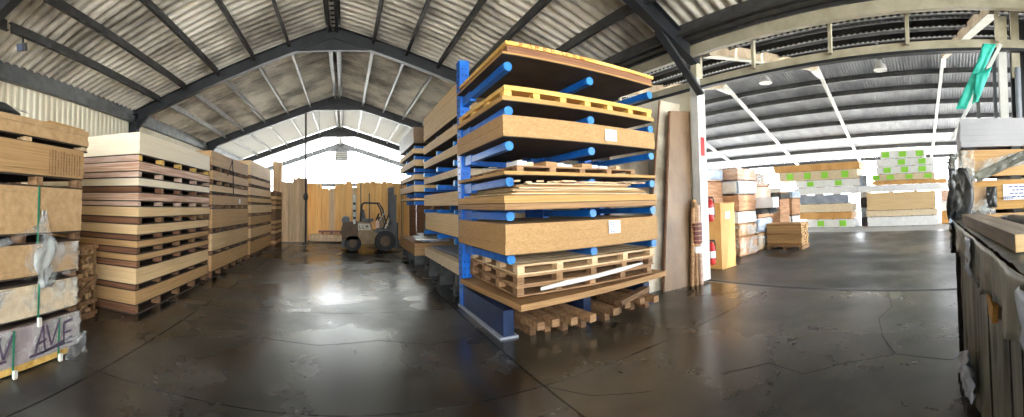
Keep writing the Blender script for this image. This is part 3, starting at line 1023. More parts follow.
o = MB().tube([(.42, .02, .98), (.42, .02, 2.0)], .045, 10).build('marker_pole', 'steel_white', t)
for z in (1.15, 1.4, 1.65):
    MB().lathe((.42, .02, z), [(.049, 0), (.049, .08)], 10).build('pole_band', 'ink', o)
MB().tube([(.12, .3, 1.1), (.12, .8, 1.1)], .15, 12).build('gas_bottle', 'steel_dark', t)
for y in (.25, .85):
    MB().box((1.78, y, 1.18), (.15, .10, 2.2)).build('mast_rail', 'machine_dark', t)
    MB().box((1.88, y, 1.05), (.10, .08, 1.9)).build('inner_rail', 'machine_dark', t)
    MB().box((1.97, y, .55), (.05, .12, .9)).box((2.45, y, .10), (1.0, .12, .045)).build('fork', 'steel_dark', t)
for z in (.3, 1.2, 2.2):
    MB().box((1.80, .55, z), (.07, .68, .09)).build('mast_bar', 'machine_dark', t)
MB().tube([(1.80, .55, .3), (1.80, .55, 1.9)], .04, 8).build('lift_ram', 'steel_grey', t)
MB().tube([(1.42, .0, .78), (1.62, -.02, 1.3), (1.74, .1, .95)], .02, 6).build('hose', 'rubber', t)
MB().tube([(1.30, .02, 1.10), (1.52, -.0, 1.42), (1.66, .1, 1.12), (1.5, 0, .82)], .022, 6).build('hose', 'steel_white', t)
MB().box((1.24, .1, .95), (.12, .1, .24)).build('side_cloth', 'crate_pink', t)

# ================================================================== BLUE CANTILEVER RACKS
AZ = [0.97, 1.48, 1.89, 2.32, 2.74, 3.28]


def holes(mb, x, y, z0, z1, dirn):
    z = z0
    while z < z1:
        if dirn == 'y':
            mb.box((x - .03, y, z), (.018, .008, .018)).box((x + .03, y, z), (.018, .008, .018))
        else:
            mb.box((x, y - .03, z), (.008, .018, .018)).box((x, y + .03, z), (.008, .018, .018))
        z += .1


def arm(t, a, b, h0=.12, h1=.09):
    a, b = Vector(a), Vector(b)
    d = (b - a).normalized()
    mb = MB().beam(a, b, .085, h1)
    mb.beam(a, a + (b - a) * .25, .095, h0 + .02)
    o = mb.build('arm', 'rack_blue', t)
    MB().tube([b - d * .03, b + d * .012], .056, 12).build('end_cap', 'rack_cap', o)
    return o


t = thing('cantilever_rack', 'blue cantilever rack facing the camera with six levels of arms', 'rack', (0, 0, 0))
for k, x in enumerate((1.90, 3.12, 4.28)):
    MB().box((x, 5.95, 1.97), (.16, .03, 3.94)).box((x - .075, 5.87, 1.97), (.012, .17, 3.94)).box((x + .075, 5.87, 1.97), (.012, .17, 3.94)).box(
        (x, 5.80, 1.97), (.16, .012, 3.94)).build('upright', 'rack_blue', t)
    mb = MB()
    holes(mb, x, 5.79, .3, 3.9, 'y')
    z = .3
    while z < 3.9:
        mb.box((x - .083, 5.84, z), (.008, .018, .018)).box((x - .083, 5.9, z), (.008, .018, .018))
        z += .1
    mb.build('bolt_holes', 'hole_black', t)['kind'] = 'stuff'
    MB().box((x, 5.05, .165), (.14, 1.66, .33) if k == 0 else (.12, 1.5, .30)).build('base', 'rack_navy', t)
    MB().box((x, 5.05, .012), (.24, 1.7, .024)).build('base_flange', 'pipe_grey' if k == 0 else 'rack_navy', t)
    for z in AZ:
        arm(t, (x, 5.80, z - .02 - .02), (x, 4.12, z - .02))
        MB().box((x, 5.77, z - .04), (.15, .03, .26)).build('arm_plate', 'rack_blue', t)
for z in (.5, 2.0, 3.5):
    MB().beam((1.9, 5.96, z), (4.28, 5.96, z), .05, .06).build('tie_bar', 'rack_blue', t)

ZA = AZ
t2 = thing('cantilever_rack', 'long blue cantilever rack lining the right side of the aisle', 'rack', (0, 0, 0))
for k, y in enumerate((6.55, 7.82, 9.14, 10.45, 11.8)):
    MB().box((3.42, y, 1.93), (.17, .16, 3.86)).build('upright', 'rack_blue', t2)
    MB().box((2.75, y, .10), (1.5, .12, .2)).build('base', 'rack_navy', t2)
    MB().tube([(1.93, y, .10), (2.02, y, .10)], .09, 12).build('base_nose', 'machine_dark', t2)
    for z in ([1.0, 1.5, 2.03, 2.40, 2.74, 3.05] if k < 3 else [1.25, 1.72, 1.95, 2.28, 2.64, 2.98, 3.26][1:]):
        arm(t2, (3.33, y, z - .06), (1.94, y, z - .04))
for z in (.4, 2.0, 3.6):
    MB().beam((3.5, 6.55, z), (3.5, 11.8, z), .05, .06).build('tie_bar', 'rack_blue', t2)


def slab(name, label, group, c, s, m, step=.06, rz=0.0, jit=.006, labelpos=None):
    t = thing(name, label, 'board pack', (c[0], c[1], c[2]), rz, group)
    put(layered(s[0], s[1], 0, s[2], m, jit, step).mesh('board_block', m), 'board_block', t)
    MB().box((0, 0, -.004), (s[0] - .02, s[1] - .02, .008)).build('shade_sheet', 'underside_shade', t)  # dark sheet painting the shade below the pack
    return t


def paper_label(t, x, y, z, w_, h, rows=5):
    """white printed sheet on a face that looks towards -y"""
    o = MB().box((x, y, z), (w_, .004, h)).build('paper_label', 'paper', t)
    mb = MB()
    for i in range(rows):
        n = random.randint(2, 4)
        u = -w_ * .4
        for k in range(n):
            l = random.uniform(.1, .22) * w_
            mb.box((x + u + l / 2, y - .003, z + h * (.36 - .72 * i / (rows - 1))), (l, .002, h * .07))
            u += l + w_ * .05
    mb.build('print_lines', 'ink_blue', o)['kind'] = 'stuff'
    return o


g = 'boards on the front blue rack'
X0, X1 = 1.75, 4.19
XM, WX = (X0 + X1) / 2, X1 - X0
YC_, DY = 4.84, 1.80
# lowest arm level: thick pack with label
t = slab('board_pack', 'thick tan board pack with paper label on the lowest blue arms', g, (XM, YC_, 1.03), (WX, DY, .345), 'chip_ochre', .12)
paper_label(t, 3.34 - XM, -DY / 2 - .01, .24, .20, .17)
# second level: two thin packs with splintered sheets between
t = slab('board_pack', 'thin lower board pack on the second blue arm level', g, (XM, YC_, 1.54), (WX, DY, .07), 'board_brown')
t = slab('board_pack', 'yellow edged board pack above the lowest thin one on the second arm level', g, (XM, YC_, 1.618), (WX, DY, .085), 'board_ochre')
t = thing('splintered_sheets', 'loose splintered sheets and sticks lying on the second arm level', 'boards', (XM, YC_, 1.71), 0, g)
for i in range(6):
    mb = MB().box((random.uniform(-.12, .05), random.uniform(0, .1), .012 + i * .024), (WX - .2 - .12 * i, DY - .1, .016), random.uniform(-.03, .03), 0, random.uniform(-.004, .004))
    mb.build('loose_sheet', random.choice(['board_ochre', 'board_brown', 'pallet_pale']), t)
for i in range(14):
    x = -1.0 + i * .15 + random.uniform(-.04, .04)
    MB().box((x, -.82 + random.uniform(-.04, .06), .15 + random.uniform(0, .02)), (random.uniform(.06, .22), .12, .018), random.uniform(-.5, .5)).build('splinter', 'pallet_pale', t)


def open_pallet(label, cx, cy, z, w_, d, layers, m, cat='pallet', nb=6, g=g, slat_along_x=True, rz=0):
    """layers: list of ('deck'|'block'|'solid', height)"""
    t = thing('pallet', label, cat, (cx, cy, z), rz, g)
    h = 0
    for kind, hh in layers:
        if kind == 'solid':
            MB().box((0, 0, h + hh / 2), (w_, d, hh - .002)).build('board', m, t)
        elif kind == 'deck':
            n = 9
            for i in range(n):
                bit('deck_board', t, (0, -d / 2 + d * (i + .5) / n, h + hh / 2), (w_, d / n * .86, hh), m)
        else:
            for i in range(nb):
                for q in (-1, -.33, .33, 1):
                    bit('block', t, (-w_ / 2 + .05 + (w_ - .1) * i / (nb - 1), q * (d / 2 - .07), h + hh / 2), (.09, .12, hh), m)
        h += hh
    return t


# third level: sheet with a narrower open pallet and clutter on it
slab('board_pack', 'single yellow edged sheet on the third blue arm level', g, (XM, YC_, 1.945), (WX, DY, .04), 'board_ochre', .04)
open_pallet('flat open pallet lying on the third blue arm level', 2.98, 4.98, 1.985, 1.95, 1.7, [('block', .07), ('deck', .02)], 'pallet_wood', nb=5)
for i in range(9):
    o = tag(put(MB().box((0, 0, .03), (random.uniform(.08, .2), .3, random.uniform(.04, .07))).mesh('wood_scrap', random.choice(['pallet_pale', 'board_brown', 'wrap_white'])),
                'wood_scrap', None, (2.15 + i * .2, 4.5 + random.uniform(-.1, .1), 2.085), random.uniform(-.3, .3)),
            f'{NTH[i]} small scrap from the left on the flat pallet of the third arm level' if i else 'leftmost small scrap on the flat pallet of the third arm level', 'scrap', 'scraps on the third level pallet')
# fourth level: thick solid pack with label
t = slab('board_pack', 'thick ochre board pack with paper label on the fourth blue arm level', g, (XM, YC_, 2.385), (WX, DY, .245), 'chip_ochre', .12)
paper_label(t, 3.32 - XM, -DY / 2 - .01, .12, .20, .155)
# fifth level: yellow pallet with open slots
slab('board_pack', 'yellow edged sheet under the slotted pallet on the fifth arm level', g, (XM, YC_, 2.80), (WX, DY, .055), 'board_ochre', .05)
open_pallet('yellow slotted pallet on the fifth blue arm level', XM, YC_, 2.855, WX - .06, DY - .04, [('block', .07), ('solid', .035), ('solid', .02)], 'pallet_yellow', nb=7)
# top level: dark sheets with bright yellow top sheet
slab('board_pack', 'dark brown sheet pack on the topmost blue arms', g, (XM, YC_, 3.34), (WX, DY, .02), 'board_ochre', .03)
t = slab('board_pack', 'dark board pack under the yellow top sheet of the blue rack', g, (XM + .03, YC_, 3.362), (WX - .08, DY - .04, .085), 'board_dark')
t = thing('top_sheet', 'bright yellow edged sheet with red marks on top of the blue rack', 'board', (XM + .03, YC_, 3.447), 0, g)
MB().box((0, 0, .0225), (WX - .04, DY, .045)).build('sheet', 'pallet_yellow', t)
x = -1.03
for i in range(9):
    mb = MB()
    for seg in random.choice([[(0, 0, 0, 1), (0, 1, .6, .5), (.6, .5, 0, 0)], [(0, 0, .5, 1), (.5, 1, .9, 0)], [(0, 0, 0, 1), (0, .5, .7, .5)], [(0, 1, .8, 1), (0, 0, .8, 0), (0, 0, 0, 1)]]):
        a, b = (x + seg[0] * .075, -DY / 2 - .004, .003 + seg[1] * .038), (x + seg[2] * .075, -DY / 2 - .004, .003 + seg[3] * .038)
        mb.beam(a, b, .003, .014, (0, 1, 0))
    mb.build('red_mark', 'ink_red', t)
    x += .11

# ground level
t = thing('plywood_sheet', 'wide plywood sheet jutting out at the foot of the blue rack', 'board', (0, 0, 0), 0, g)
MB().sheet([(1.93, 3.93, .38), (4.40, 3.98, .44), (4.38, 5.76, .42), (1.78, 5.76, .38)], .075).build('sheet', 'board_brown', t)
for i, (dz, lab) in enumerate([(0, 'lowest grey timber pallet on the plywood sheet at the rack foot'), (.125, 'middle pallet of the low pile at the rack foot'), (.25, 'upper weathered pallet on the low pile at the rack foot')]):
    open_pallet(lab, 3.02 + i * .02, 4.86, .525 + dz, 2.2 + .03 * i, 1.7, [('solid', .02), ('block', .075), ('deck', .026)], ['pallet_wood', 'pallet_wood', 'pallet_pale'][i], nb=5)
t = thing('film_roll', 'pale bundle of plastic film tucked between the low pallets', 'film', (2.95, 3.97, .60), 0.03)
mb = MB().tube([(-.75, 0, .0), (-.4, -.01, .03), (0, 0, .04), (.5, 0, .07), (.95, 0, .10)], [.02, .035, .03, .035, .015], 8)
mb.smooth = True
mb.build('film', 'wrap_white', t)
# loose bearers poking out beneath
for i, (x, l, y, z) in enumerate([(2.20, .75, 4.35, 0), (2.42, .7, 4.33, 0), (2.62, .8, 4.30, 0), (2.86, .85, 4.27, 0), (3.28, .8, 4.26, 0), (3.62, .7, 4.35, 0), (3.86, .75, 4.36, 0), (4.08, .8, 4.3, 0)]):
    o = thing('timber_bearer', f'{NTH[i]} loose timber bearer from the left beneath the blue rack' if i else 'leftmost loose timber bearer beneath the blue rack', 'timber', (x, y, 0), random.uniform(-.06, .06), 'loose bearers beneath the blue rack')
    MB().box((0, 0, .16), (.10, l, .09)).build('bar', 'pallet_wood', o)
    MB().box((0, .1, .058), (.08, l - .2, .112)).build('packer', 'wood_old', o)
tag(put(MB().box((0, 0, .035), (.9, .12, .07)).mesh('timber_bearer', 'wood_old'), 'timber_bearer', None, (3.8, 4.10, .205), .35), 'short reddish batten lying across the loose bearers', 'timber')

# boards on the aisle rack, near bay then far bay
g2 = 'boards on the aisle side blue rack'
nb_ = [(.44, .64, 'low slab resting near the floor in the near bay of the aisle rack', 'particle_pale', .0),
       (1.06, 1.44, 'deep tan pack on the lowest arms of the near aisle bay', 'board_pale', .02),
       (1.60, 1.84, 'tan pack on the second arms of the near aisle bay', 'board_pale', .0),
       (2.10, 2.22, 'thin pack on the third arms of the near aisle bay', 'particle_pale', .0),
       (2.47, 2.62, 'thin pack on the fourth arms of the near aisle bay', 'board_pale', .0),
       (2.80, 2.98, 'thin pack on the fifth arms of the near aisle bay', 'board_pale', .0),
       (3.11, 3.66, 'deep tan pack on top of the near aisle bay', 'board_pale', .0)]
for z0, z1, lab, m, dx in nb_:
    w_ = 1.4
    t = slab('board_pack', lab, g2, (1.85 + w_ / 2 + dx, 7.42, z0), (w_, 2.72, z1 - z0), m)
    if z0 < .5:
        for y in (-1.0, 0, 1.0):
            bit('bearer', t, (0, y, -(z0 - .2) / 2), (w_ - .1, .1, z0 - .2), 'machine_dark')  # coloured dark to paint in the shade under the rack
            bit('bearer', t, (0, y + .15, -.32), (w_ - .1, .1, .24), 'machine_dark')
fb_ = [(.28, .60, 'low slab near the floor in the far bay of the aisle rack', 'board_brown'),
       (1.75, 1.80, 'thin sheet on the lowest arms of the far aisle bay', 'board_pale'),
       (1.98, 2.16, 'board pack on the second arms of the far aisle bay', 'board_pale'),
       (2.31, 2.44, 'board pack on the third arms of the far aisle bay', 'board_pale'),
       (2.67, 2.84, 'board pack on the fourth arms of the far aisle bay', 'board_pale'),
       (3.01, 3.14, 'board pack on the fifth arms of the far aisle bay', 'board_pale'),
       (3.29, 3.72, 'deep grey brown pack on top of the far aisle bay', 'panel_brown')]
for z0, z1, lab, m in fb_:
    w_ = 1.4
    t = slab('board_pack', lab, g2, (1.83 + w_ / 2, 11.3, z0), (w_, 2.6, z1 - z0), m)
    if z0 < .5:
        for y in (-1.0, 0, 1.0):
            bit('bearer', t, (0, y, -(z0) / 2), (w_ - .1, .1, z0), 'machine_dark')  # dark colour stands in for shade below the slab
t = thing('grey_sheets', 'dark grey sheets laid on the low slab of the near aisle bay', 'sheets', (2.62, 7.3, .645), 0.02)
for i in range(2):
    MB().box((0, .05 * i, .012 + i * .024), (1.25, 2.3, .02), .03 * i).build('sheet', 'pipe_grey' if i else 'steel_grey', t)
t = thing('clutter_sheets', 'pile of pale offcuts on the low slab of the far aisle bay', 'offcuts', (2.45, 10.7, .60), 0.0)
for i in range(5):
    MB().box((random.uniform(-.2, .2), random.uniform(-.4, .4), .02 + i * .03), (.7, .9, .025), random.uniform(-.4, .4), .03).build('offcut', random.choice(['wrap_white', 'particle_pale', 'pipe_grey']), t)
t = thing('stored_machine', 'dark machine with tubes standing on the far low slab', 'machine', (2.5, 10.3, .76))
MB().box((0, 0, .2), (.6, .5, .4)).build('housing', 'machine_dark', t)
MB().tube([(-.2, -.3, .1), (-.25, -.32, .7), (.0, -.3, .9), (.2, -.3, .6)], .03, 7).build('tube', 'machine_dark', t)
MB().tube([(-.3, -.3, .55), (-.1, -.35, .9)], .035, 7).build('orange_tube', 'crate_brown', t)

# ================================================================== PANELS LEANING AT THE COLUMN
g3 = 'panels leaning beside the white column'
for lab, c4, m, th in [
    ('tall mottled brown panel leaning beside the white column', [(4.95, 4.56, 0), (5.66, 4.50, 0), (5.93, 4.62, 3.34), (5.40, 4.68, 3.28)], 'panel_brown', .03),
    ('thin dark edged panel behind the tall mottled one', [(4.72, 4.74, 0), (5.5, 4.70, 0), (5.90, 4.86, 3.52), (5.38, 4.90, 3.52)], 'panel_mottled', .025),
    ('pale blotched panel leaning behind the blue rack', [(4.62, 5.60, 0), (5.78, 5.60, 0), (5.90, 5.85, 3.5), (4.9, 5.85, 3.4)], 'panel_mottled', .03),
    ('second pale panel leaning behind the blue rack', [(4.75, 6.3, 0), (5.8, 6.3, 0), (5.88, 6.5, 3.1), (4.95, 6.5, 3.0)], 'panel_mottled', .03)]:
    t = thing('leaning_panel', lab, 'panel', (0, 0, 0), 0, g3)
    MB().sheet(c4, th).build('panel_face', m, t)
    a, b = Vector(c4[0]), Vector(c4[3])
    MB().beam(a + Vector((-.006, .0, 0)), b + Vector((-.006, 0, 0)), .02, th, (0, 1, 0)).build('edge_strip', 'board_dark', t)
t = thing('dark_backing', 'dark steel mesh sheet standing behind the blue rack end', 'panel', (4.75, 6.0, 0))
MB().box((0, 0, 1.0), (.9, .03, 2.0)).build('panel_face', 'rack_navy', t)
t = thing('tube_bundle', 'bundle of maroon and pale tubes standing against the white column', 'tubes', (5.70, 4.40, 0))
for i, (x, y, h, m) in enumerate([(.0, 0, 1.55, 'pallet_wood'), (.09, -.03, 1.5, 'crate_pink'), (-.09, .02, 1.45, 'pallet_wood'), (.05, .08, 1.6, 'board_tan'), (.14, .05, 1.42, 'crate_pink')]):
    MB().tube([(x * 1.2, y * 1.2, 0), (x * .6 + .04, y * .6, h)], .042, 8).build('tube', m, t)
MB().lathe((.04, .0, .78), [(.11, 0), (.115, .02), (.115, .36), (.11, .38)], 12).build('maroon_wrap', 'maroon', t)
for k in range(4):
    MB().lathe((.04, .0, .83 + k * .09), [(.119, 0), (.119, .012)], 12).build('band', 'crate_brown', t)
MB().lathe((.04, .0, .60), [(.105, 0), (.105, .12)], 12).build('pale_wrap', 'wrap_white', t)


def extinguisher(label, z):
    t = thing('fire_extinguisher', label, 'fire extinguisher', (6.17, 4.36, z), 0, 'extinguishers on the white column')
    MB().lathe((0, 0, 0), [(.05, 0), (.07, .02), (.075, .06), (.075, .34), (.06, .39), (.025, .43), (.025, .46)], 16).build('cylinder', 'red_paint', t)
    MB().box((0, -.02, .475), (.03, .11, .03)).build('valve', 'machine_dark', t)
    MB().tube([(.02, 0, .46), (.09, -.02, .44), (.10, -.03, .2), (.08, -.04, .08)], .012, 6).build('hose', 'rubber', t)
    MB().lathe((0, 0, .14), [(.0765, 0), (.0765, .13)], 16).build('label_band', 'paper', t)
    MB().box((-.05, .05, .25), (.1, .05, .4)).build('bracket', 'steel_grey', t)


extinguisher('lower red fire extinguisher beside the foot of the white column', .31)
extinguisher('upper red fire extinguisher on the white column', 1.16)
t = thing('notice_board', 'small yellow notice beside the upper fire extinguisher', 'notice', (6.28, 4.5, 1.2))
MB().box((0, 0, .15), (.10, .02, .34)).build('board', 'pallet_yellow', t)
MB().box((0, .05, -.55), (.04, .04, 1.3)).build('stake', 'steel_grey', t)

# ================================================================== FAR HALL
t = thing('upright_box', 'tall orange plywood box with white label beside the extinguishers', 'box', (7.17, 4.79, 0), -.02)
MB().box((.29, .24, .755), (.58, .48, 1.47)).build('box_body', 'crate_orange', t)
for z in (.02, 1.49):
    MB().box((.29, .24, z), (.60, .50, .03)).build('rim', 'board_ochre', t)
paper_label(t, .28, -.004, 1.22, .20, .17, 4)

WRAPS = ['crate_pink', 'crate_brown', 'wrap_blue', 'wrap_white', 'crate_pink', 'board_tan']


def farpack(label, group, cx, cy, z0, w_, d, h, m, cloth=None, rz=0.0, boxes=None, bearer='wood_old', lime=False, nb=3, cap=None):
    t = thing('timber_pack', label, 'timber pack', (cx, cy, z0), rz, group)
    bh = .04
    for i in range(nb):
        bit('bearer', t, (0, -d / 2 + .08 + (d - .16) * i / (nb - 1), bh / 2), (w_ - .04, .1, bh), bearer)
    if w_ > d:
        pass
    put(layered(w_, d, bh, h, m, .012, .07).mesh('timber_block', m), 'timber_block', t)
    if cloth:
        crumple('wrap_film', cloth, t, (-w_ / 2, -d / 2 - .012, bh + .02), (w_, 0, 0), (0, 0, h - bh - .04), 10, 4, .03, nrm=(0, -1, 0))
        crumple('wrap_film', cloth, t, (-w_ / 2 - .012, d / 2, bh + .02), (0, -d, 0), (0, 0, h - bh - .04), 10, 4, .03, nrm=(-1, 0, 0))
    return t


def column_of(where, group, cx, cy, w_, d, lv, rz=0.0):
    z = 0
    for i, (h, m, cloth) in enumerate(lv):
        nm = ORD[i] if i < len(lv) - 1 else 'topmost'
        farpack(f'{nm} pack of the {where}', group, cx + random.uniform(-.04, .04), cy + random.uniform(-.04, .04), z, w_ * random.uniform(.88, .94), d, h, m, cloth, rz)
        z += h


column_of('stack behind the orange box', 'packs behind the orange box', 8.35, 6.35, 1.0, 1.1,
          [(.5, 'crate_pink', 'film_clear'), (.48, 'crate_brown', None), (.45, 'wrap_white', 'film_cloudy'), (.62, 'crate_brown', None), (.36, 'crate_pink', 'wrap_blue')], -.06)
column_of('first full stack right of the orange box', 'packs right of the orange box', 9.37, 5.85, 1.0, 1.1,
          [(.52, 'crate_brown', 'film_clear'), (.36, 'board_brown', 'film_clear'), (.34, 'wrap_white', None), (.46, 'crate_brown', None), (.40, 'wrap_blue', 'wrap_white'), (.34, 'crate_pink', None)], -.06)
column_of('second full stack right of the orange box', 'packs in the second stack right of the orange box', 10.6, 5.95, 1.0, 1.1,
          [(.50, 'board_brown', 'film_cloudy'), (.46, 'wrap_white', 'wrap_blue'), (.56, 'crate_brown', None), (.40, 'crate_pink', None), (.42, 'crate_pink', 'film_cloudy')], -.06)
column_of('narrow stack between pink packs and green marked ones', 'packs in the narrow far stack', 12.7, 6.1, .8, 1.0,
          [(.6, 'crate_pink', 'wrap_white'), (.9, 'crate_brown', None), (.22, 'film_black', None), (.2, 'wrap_white', None)], -.06)
column_of('far narrow stack next to the green marked ones', 'packs in the second narrow far stack', 14.1, 6.3, .8, 1.0,
          [(.5, 'crate_orange', None), (.35, 'film_black', 'wrap_white'), (.65, 'crate_brown', None), (.3, 'wrap_blue', None)], -.06)
# loose carton lying on the first full stack
tag(put(MB().box((0, 0, .15), (.5, .6, .3)).mesh('carton', 'paper'), 'carton', None, (10.0, 5.05, 1.30), .1), 'white carton jutting from between the far pink packs', 'carton')
bk = thing('carton_bracket', 'dark sling of film holding the white carton', 'film', (10.0, 5.08, 1.12))
crumple('film', 'film_black', bk, (-.3, -.25, 0), (.6, 0, .05), (0, .1, .17), 8, 4, .04, nrm=(0, -1, 0))
MB().box((0, .3, .08), (.5, .6, .16)).build('bed', 'film_black', bk)

# small pallet of strips standing alone
t = thing('strip_pallet', 'small pallet of stacked brown strips standing alone on the black floor', 'pallet', (10.86, 4.78, 0), .06)
for i in range(3):
    bit('runner', t, (0, -.52 + i * .52, .05), (.72, .1, .1), 'pallet_wood')
bit('deck', t, (0, 0, .11), (.74, 1.2, .02), 'pallet_wood')
for j in range(9):
    for i in range(5):
        bit('strip', t, (-.28 + i * .14 + random.uniform(-.012, .012), random.uniform(-.02, .02), .155 + j * .075), (.126, 1.12, .060), 'board_tan' if (i + j) % 4 else 'board_brown')


# green marked stacks at the back
def greenpack(label, group, y0, y1, z0, z1, m, marks=(), x=17.8, w_=1.2, nb=4, cap=None):
    t = thing('timber_pack', label, 'timber pack', (x, (y0 + y1) / 2, z0), 0, group)
    d = y1 - y0
    h = z1 - z0
    bh = .025
    for i in range(nb):
        bit('bearer', t, (w_ / 2, -d / 2 + .2 + (d - .4) * i / (nb - 1), bh / 2), (w_ - .02, .1, bh), 'pallet_wood')
    mb = layered(w_, d, bh, h, m, .015, .08)
    o = mb.build('timber_block', m, t)
    o.location.x = w_ / 2
    for u in marks:
        MB().box((-.03, -d / 2 + d * u, bh + (h - bh) * .5), (.02, .34, (h - bh) * .72)).build('lime_mark', 'lime', t)
    return t


ga = 'packs in the left green marked stack'
rows = [(.0, .40, 4.35, 6.9, 'wrap_white', (.22, .66), 'bottom white pack with green squares in the left lumber stack'),
        (.40, .74, 4.45, 7.2, 'crate_orange', (), 'second tan pack up in the left lumber stack'),
        (.74, 1.16, 4.45, 7.3, 'particle_pale', (), 'third pale tan pack up in the left lumber stack'),
        (1.16, 1.62, 4.6, 7.2, 'pipe_grey', (), 'grey wrapped pack midway in the left lumber stack'),
        (1.62, 1.98, 4.2, 7.4, 'wrap_white', (), 'white pack above the grey one in the left lumber stack'),
        (1.98, 2.34, 4.1, 7.3, 'wrap_white', (.3, .75), 'white pack with two green marks high in the left lumber stack'),
        (2.34, 2.80, 4.1, 8.2, 'particle_pale', (.15, .4, .62, .85), 'pale pack with four green marks near the top of the left lumber stack'),
        (2.80, 3.16, 4.0, 8.5, 'crate_orange', (), 'long yellow pack on top of the left lumber stack')]
for z0, z1, y0, y1, m, mk, lab in rows:
    greenpack(lab, ga, y0, y1, z0, z1, m, mk)
gb = 'packs in the right green marked stack'
rows = [(.0, .46, .35, 3.7, 'wrap_white', (), 'bottom white pack of the right lumber stack'),
        (.46, .76, .40, 3.75, 'particle_pale', (), 'second thin pack of the right lumber stack'),
        (.76, 1.62, .45, 3.7, 'board_pale', (), 'deep striped tan pack of the right lumber stack'),
        (1.62, 1.96, .0, 4.0, 'wrap_white', (), 'long white plank pack crossing the right lumber stack'),
        (1.96, 2.16, -.1, 3.4, 'crate_orange', (), 'yellow pack above the long white planks'),
        (2.16, 2.46, .45, 3.4, 'particle_pale', (.1, .4, .7, .93), 'pale pack with a row of green marks above the yellow one'),
        (2.46, 2.82, .45, 3.2, 'wrap_white', (.2, .5, .8), 'white pack with three green marks in the right lumber stack'),
        (2.82, 3.18, .45, 3.2, 'wrap_white', (.2, .55), 'white pack with two green marks near the top of the right lumber stack'),
        (3.18, 3.56, .85, 2.95, 'wrap_white', (.12, .5, .88), 'topmost white pack with green marks of the right lumber stack')]
for z0, z1, y0, y1, m, mk, lab in rows:
    greenpack(lab, gb, y0, y1, z0, z1, m, mk)
# packs between and beside them
for i, (y0, x, lv) in enumerate([(3.75, 18.2, [(.0, .45, 'film_black'), (.45, .9, 'wrap_blue'), (.9, 1.4, 'film_black'), (1.4, 1.9, 'wrap_white'), (1.9, 2.5, 'wrap_blue')]),
                                 (-.9, 18.3, [(.0, .6, 'crate_orange'), (.6, 1.1, 'wrap_white'), (1.1, 1.6, 'crate_pink'), (1.6, 2.1, 'wrap_white')])]):
    w_ = .34 if i == 0 else 1.1
    for k, (z0, z1, m) in enumerate(lv):
        nm = ORD[k] if k < len(lv) - 1 else 'topmost'
        greenpack(f'{nm} pack of the ' + ['dark filler stack between the two lumber stacks', 'small stack at the right end of the lumber row'][i],
                  ['packs in the dark filler stack', 'packs at the right end of the lumber row'][i], y0, y0 + w_, z0, z1, m, (.5,) if (i == 1 and k == 1) else (), x, 1.2, 2)


# high bay lamps
def highbay(label, x, y, z):
    t = thing('high_bay_lamp', label, 'lamp', (x, y, z), 0, 'high bay lamps in the far hall')
    o = MB().lathe((0, 0, 0), [(.21, 0), (.20, .03), (.13, .17), (.06, .22), (.05, .30)], 18).build('lamp_shade', 'steel_white', t)
    MB().lathe((0, 0, .30), [(.07, 0), (.07, .16), (.03, .18)], 12).build('ballast', 'machine_dark', t)
    MB().tube([(0, 0, .47), (0, 0, .62)], .012, 6).build('hanger', 'steel_dark', t)
    MB().lathe((0, 0, .005), [(.09, 0), (.09, .06)], 12).build('bulb', 'paper', t)
    MB().beam((-.5, 0, .64), (.5, 0, .64), .05, .05).build('mounting_bar', 'steel_dark', t)


highbay('hanging bell lamp nearer the white column in the far hall', 11.0, 5.43, 5.28)
highbay('hanging bell lamp right of centre in the far hall', 11.0, 1.73, 5.18)

# small floodlight on the roof purlin at the upper left
t = thing('floodlight', 'small black and blue floodlight under the roof at upper left', 'floodlight', (-5.22, 4.52, 4.42))
MB().box((0, 0, 0), (.16, .12, .14), .4, .4).build('housing', 'machine_dark', t)
MB().box((.03, -.07, -.03), (.11, .02, .10), .4, .4).build('lens', 'rack_navy', t)
MB().box((0, .02, .12), (.03, .03, .16)).build('bracket', 'machine_dark', t)

# teal sheeting tied to a brace by the jamb
t = thing('teal_banner', 'folded teal sheeting tied to the brace beside the white jamb post', 'banner', (0, 0, 0))
crumple('upper_fold', 'teal', t, (5.42, -.62, 3.66), (0, -.20, .0), (0.0, .40, -.92), 6, 14, .03,
        outline=lambda v: (.0 + .1 * math.sin(v * 5), 1 - .35 * v), nrm=(-1, 0, 0))
crumple('lower_fold', 'teal', t, (5.38, -.50, 3.22), (0, -.24, .10), (0, .10, -.44), 6, 8, .04,
        outline=lambda v: (.15 * v, 1 - .5 * v), nrm=(-1, 0, 0))
t = thing('diagonal_brace', 'white diagonal brace below the teal sheeting', 'brace', (0, 0, 0))
MB().beam((5.66, -.14, 2.35), (5.66, -.92, 3.74), .05, .10, (1, 0, 0)).build('bar', 'steel_white', t)
MB().beam((5.66, -.55, 0.0), (5.66, -.55, 3.2), .05, .05, (1, 0, 0)).beam((5.66, -.55, 2.62), (5.66, -.86, 2.62), .05, .05, (1, 0, 0)).build('dark_frame', 'machine_dark', t)

# ================================================================== NEAR RIGHT STACKS
gr_ = 'packs in the white topped stack at the right edge'
xs, ye = 3.60, -.17
bw, bl = 1.15, 2.4


def rpack(label, z0, z1, m, bearer=0.05, dx=0.0, dy=0.0):
    t = thing('board_pack', label, 'board pack', (xs + bw / 2 + dx, ye - bl / 2 + dy, z0), 0, gr_)
    if bearer:
        for i in range(6):
            bit('bearer', t, (0, -bl / 2 + .08 + (bl - .16) * i / 5, bearer / 2), (bw - .02, .09, bearer), 'film_black')
    put(layered(bw, bl, bearer, z1 - z0, m, .004, .06).mesh('board_block', m), 'board_block', t)
    return t


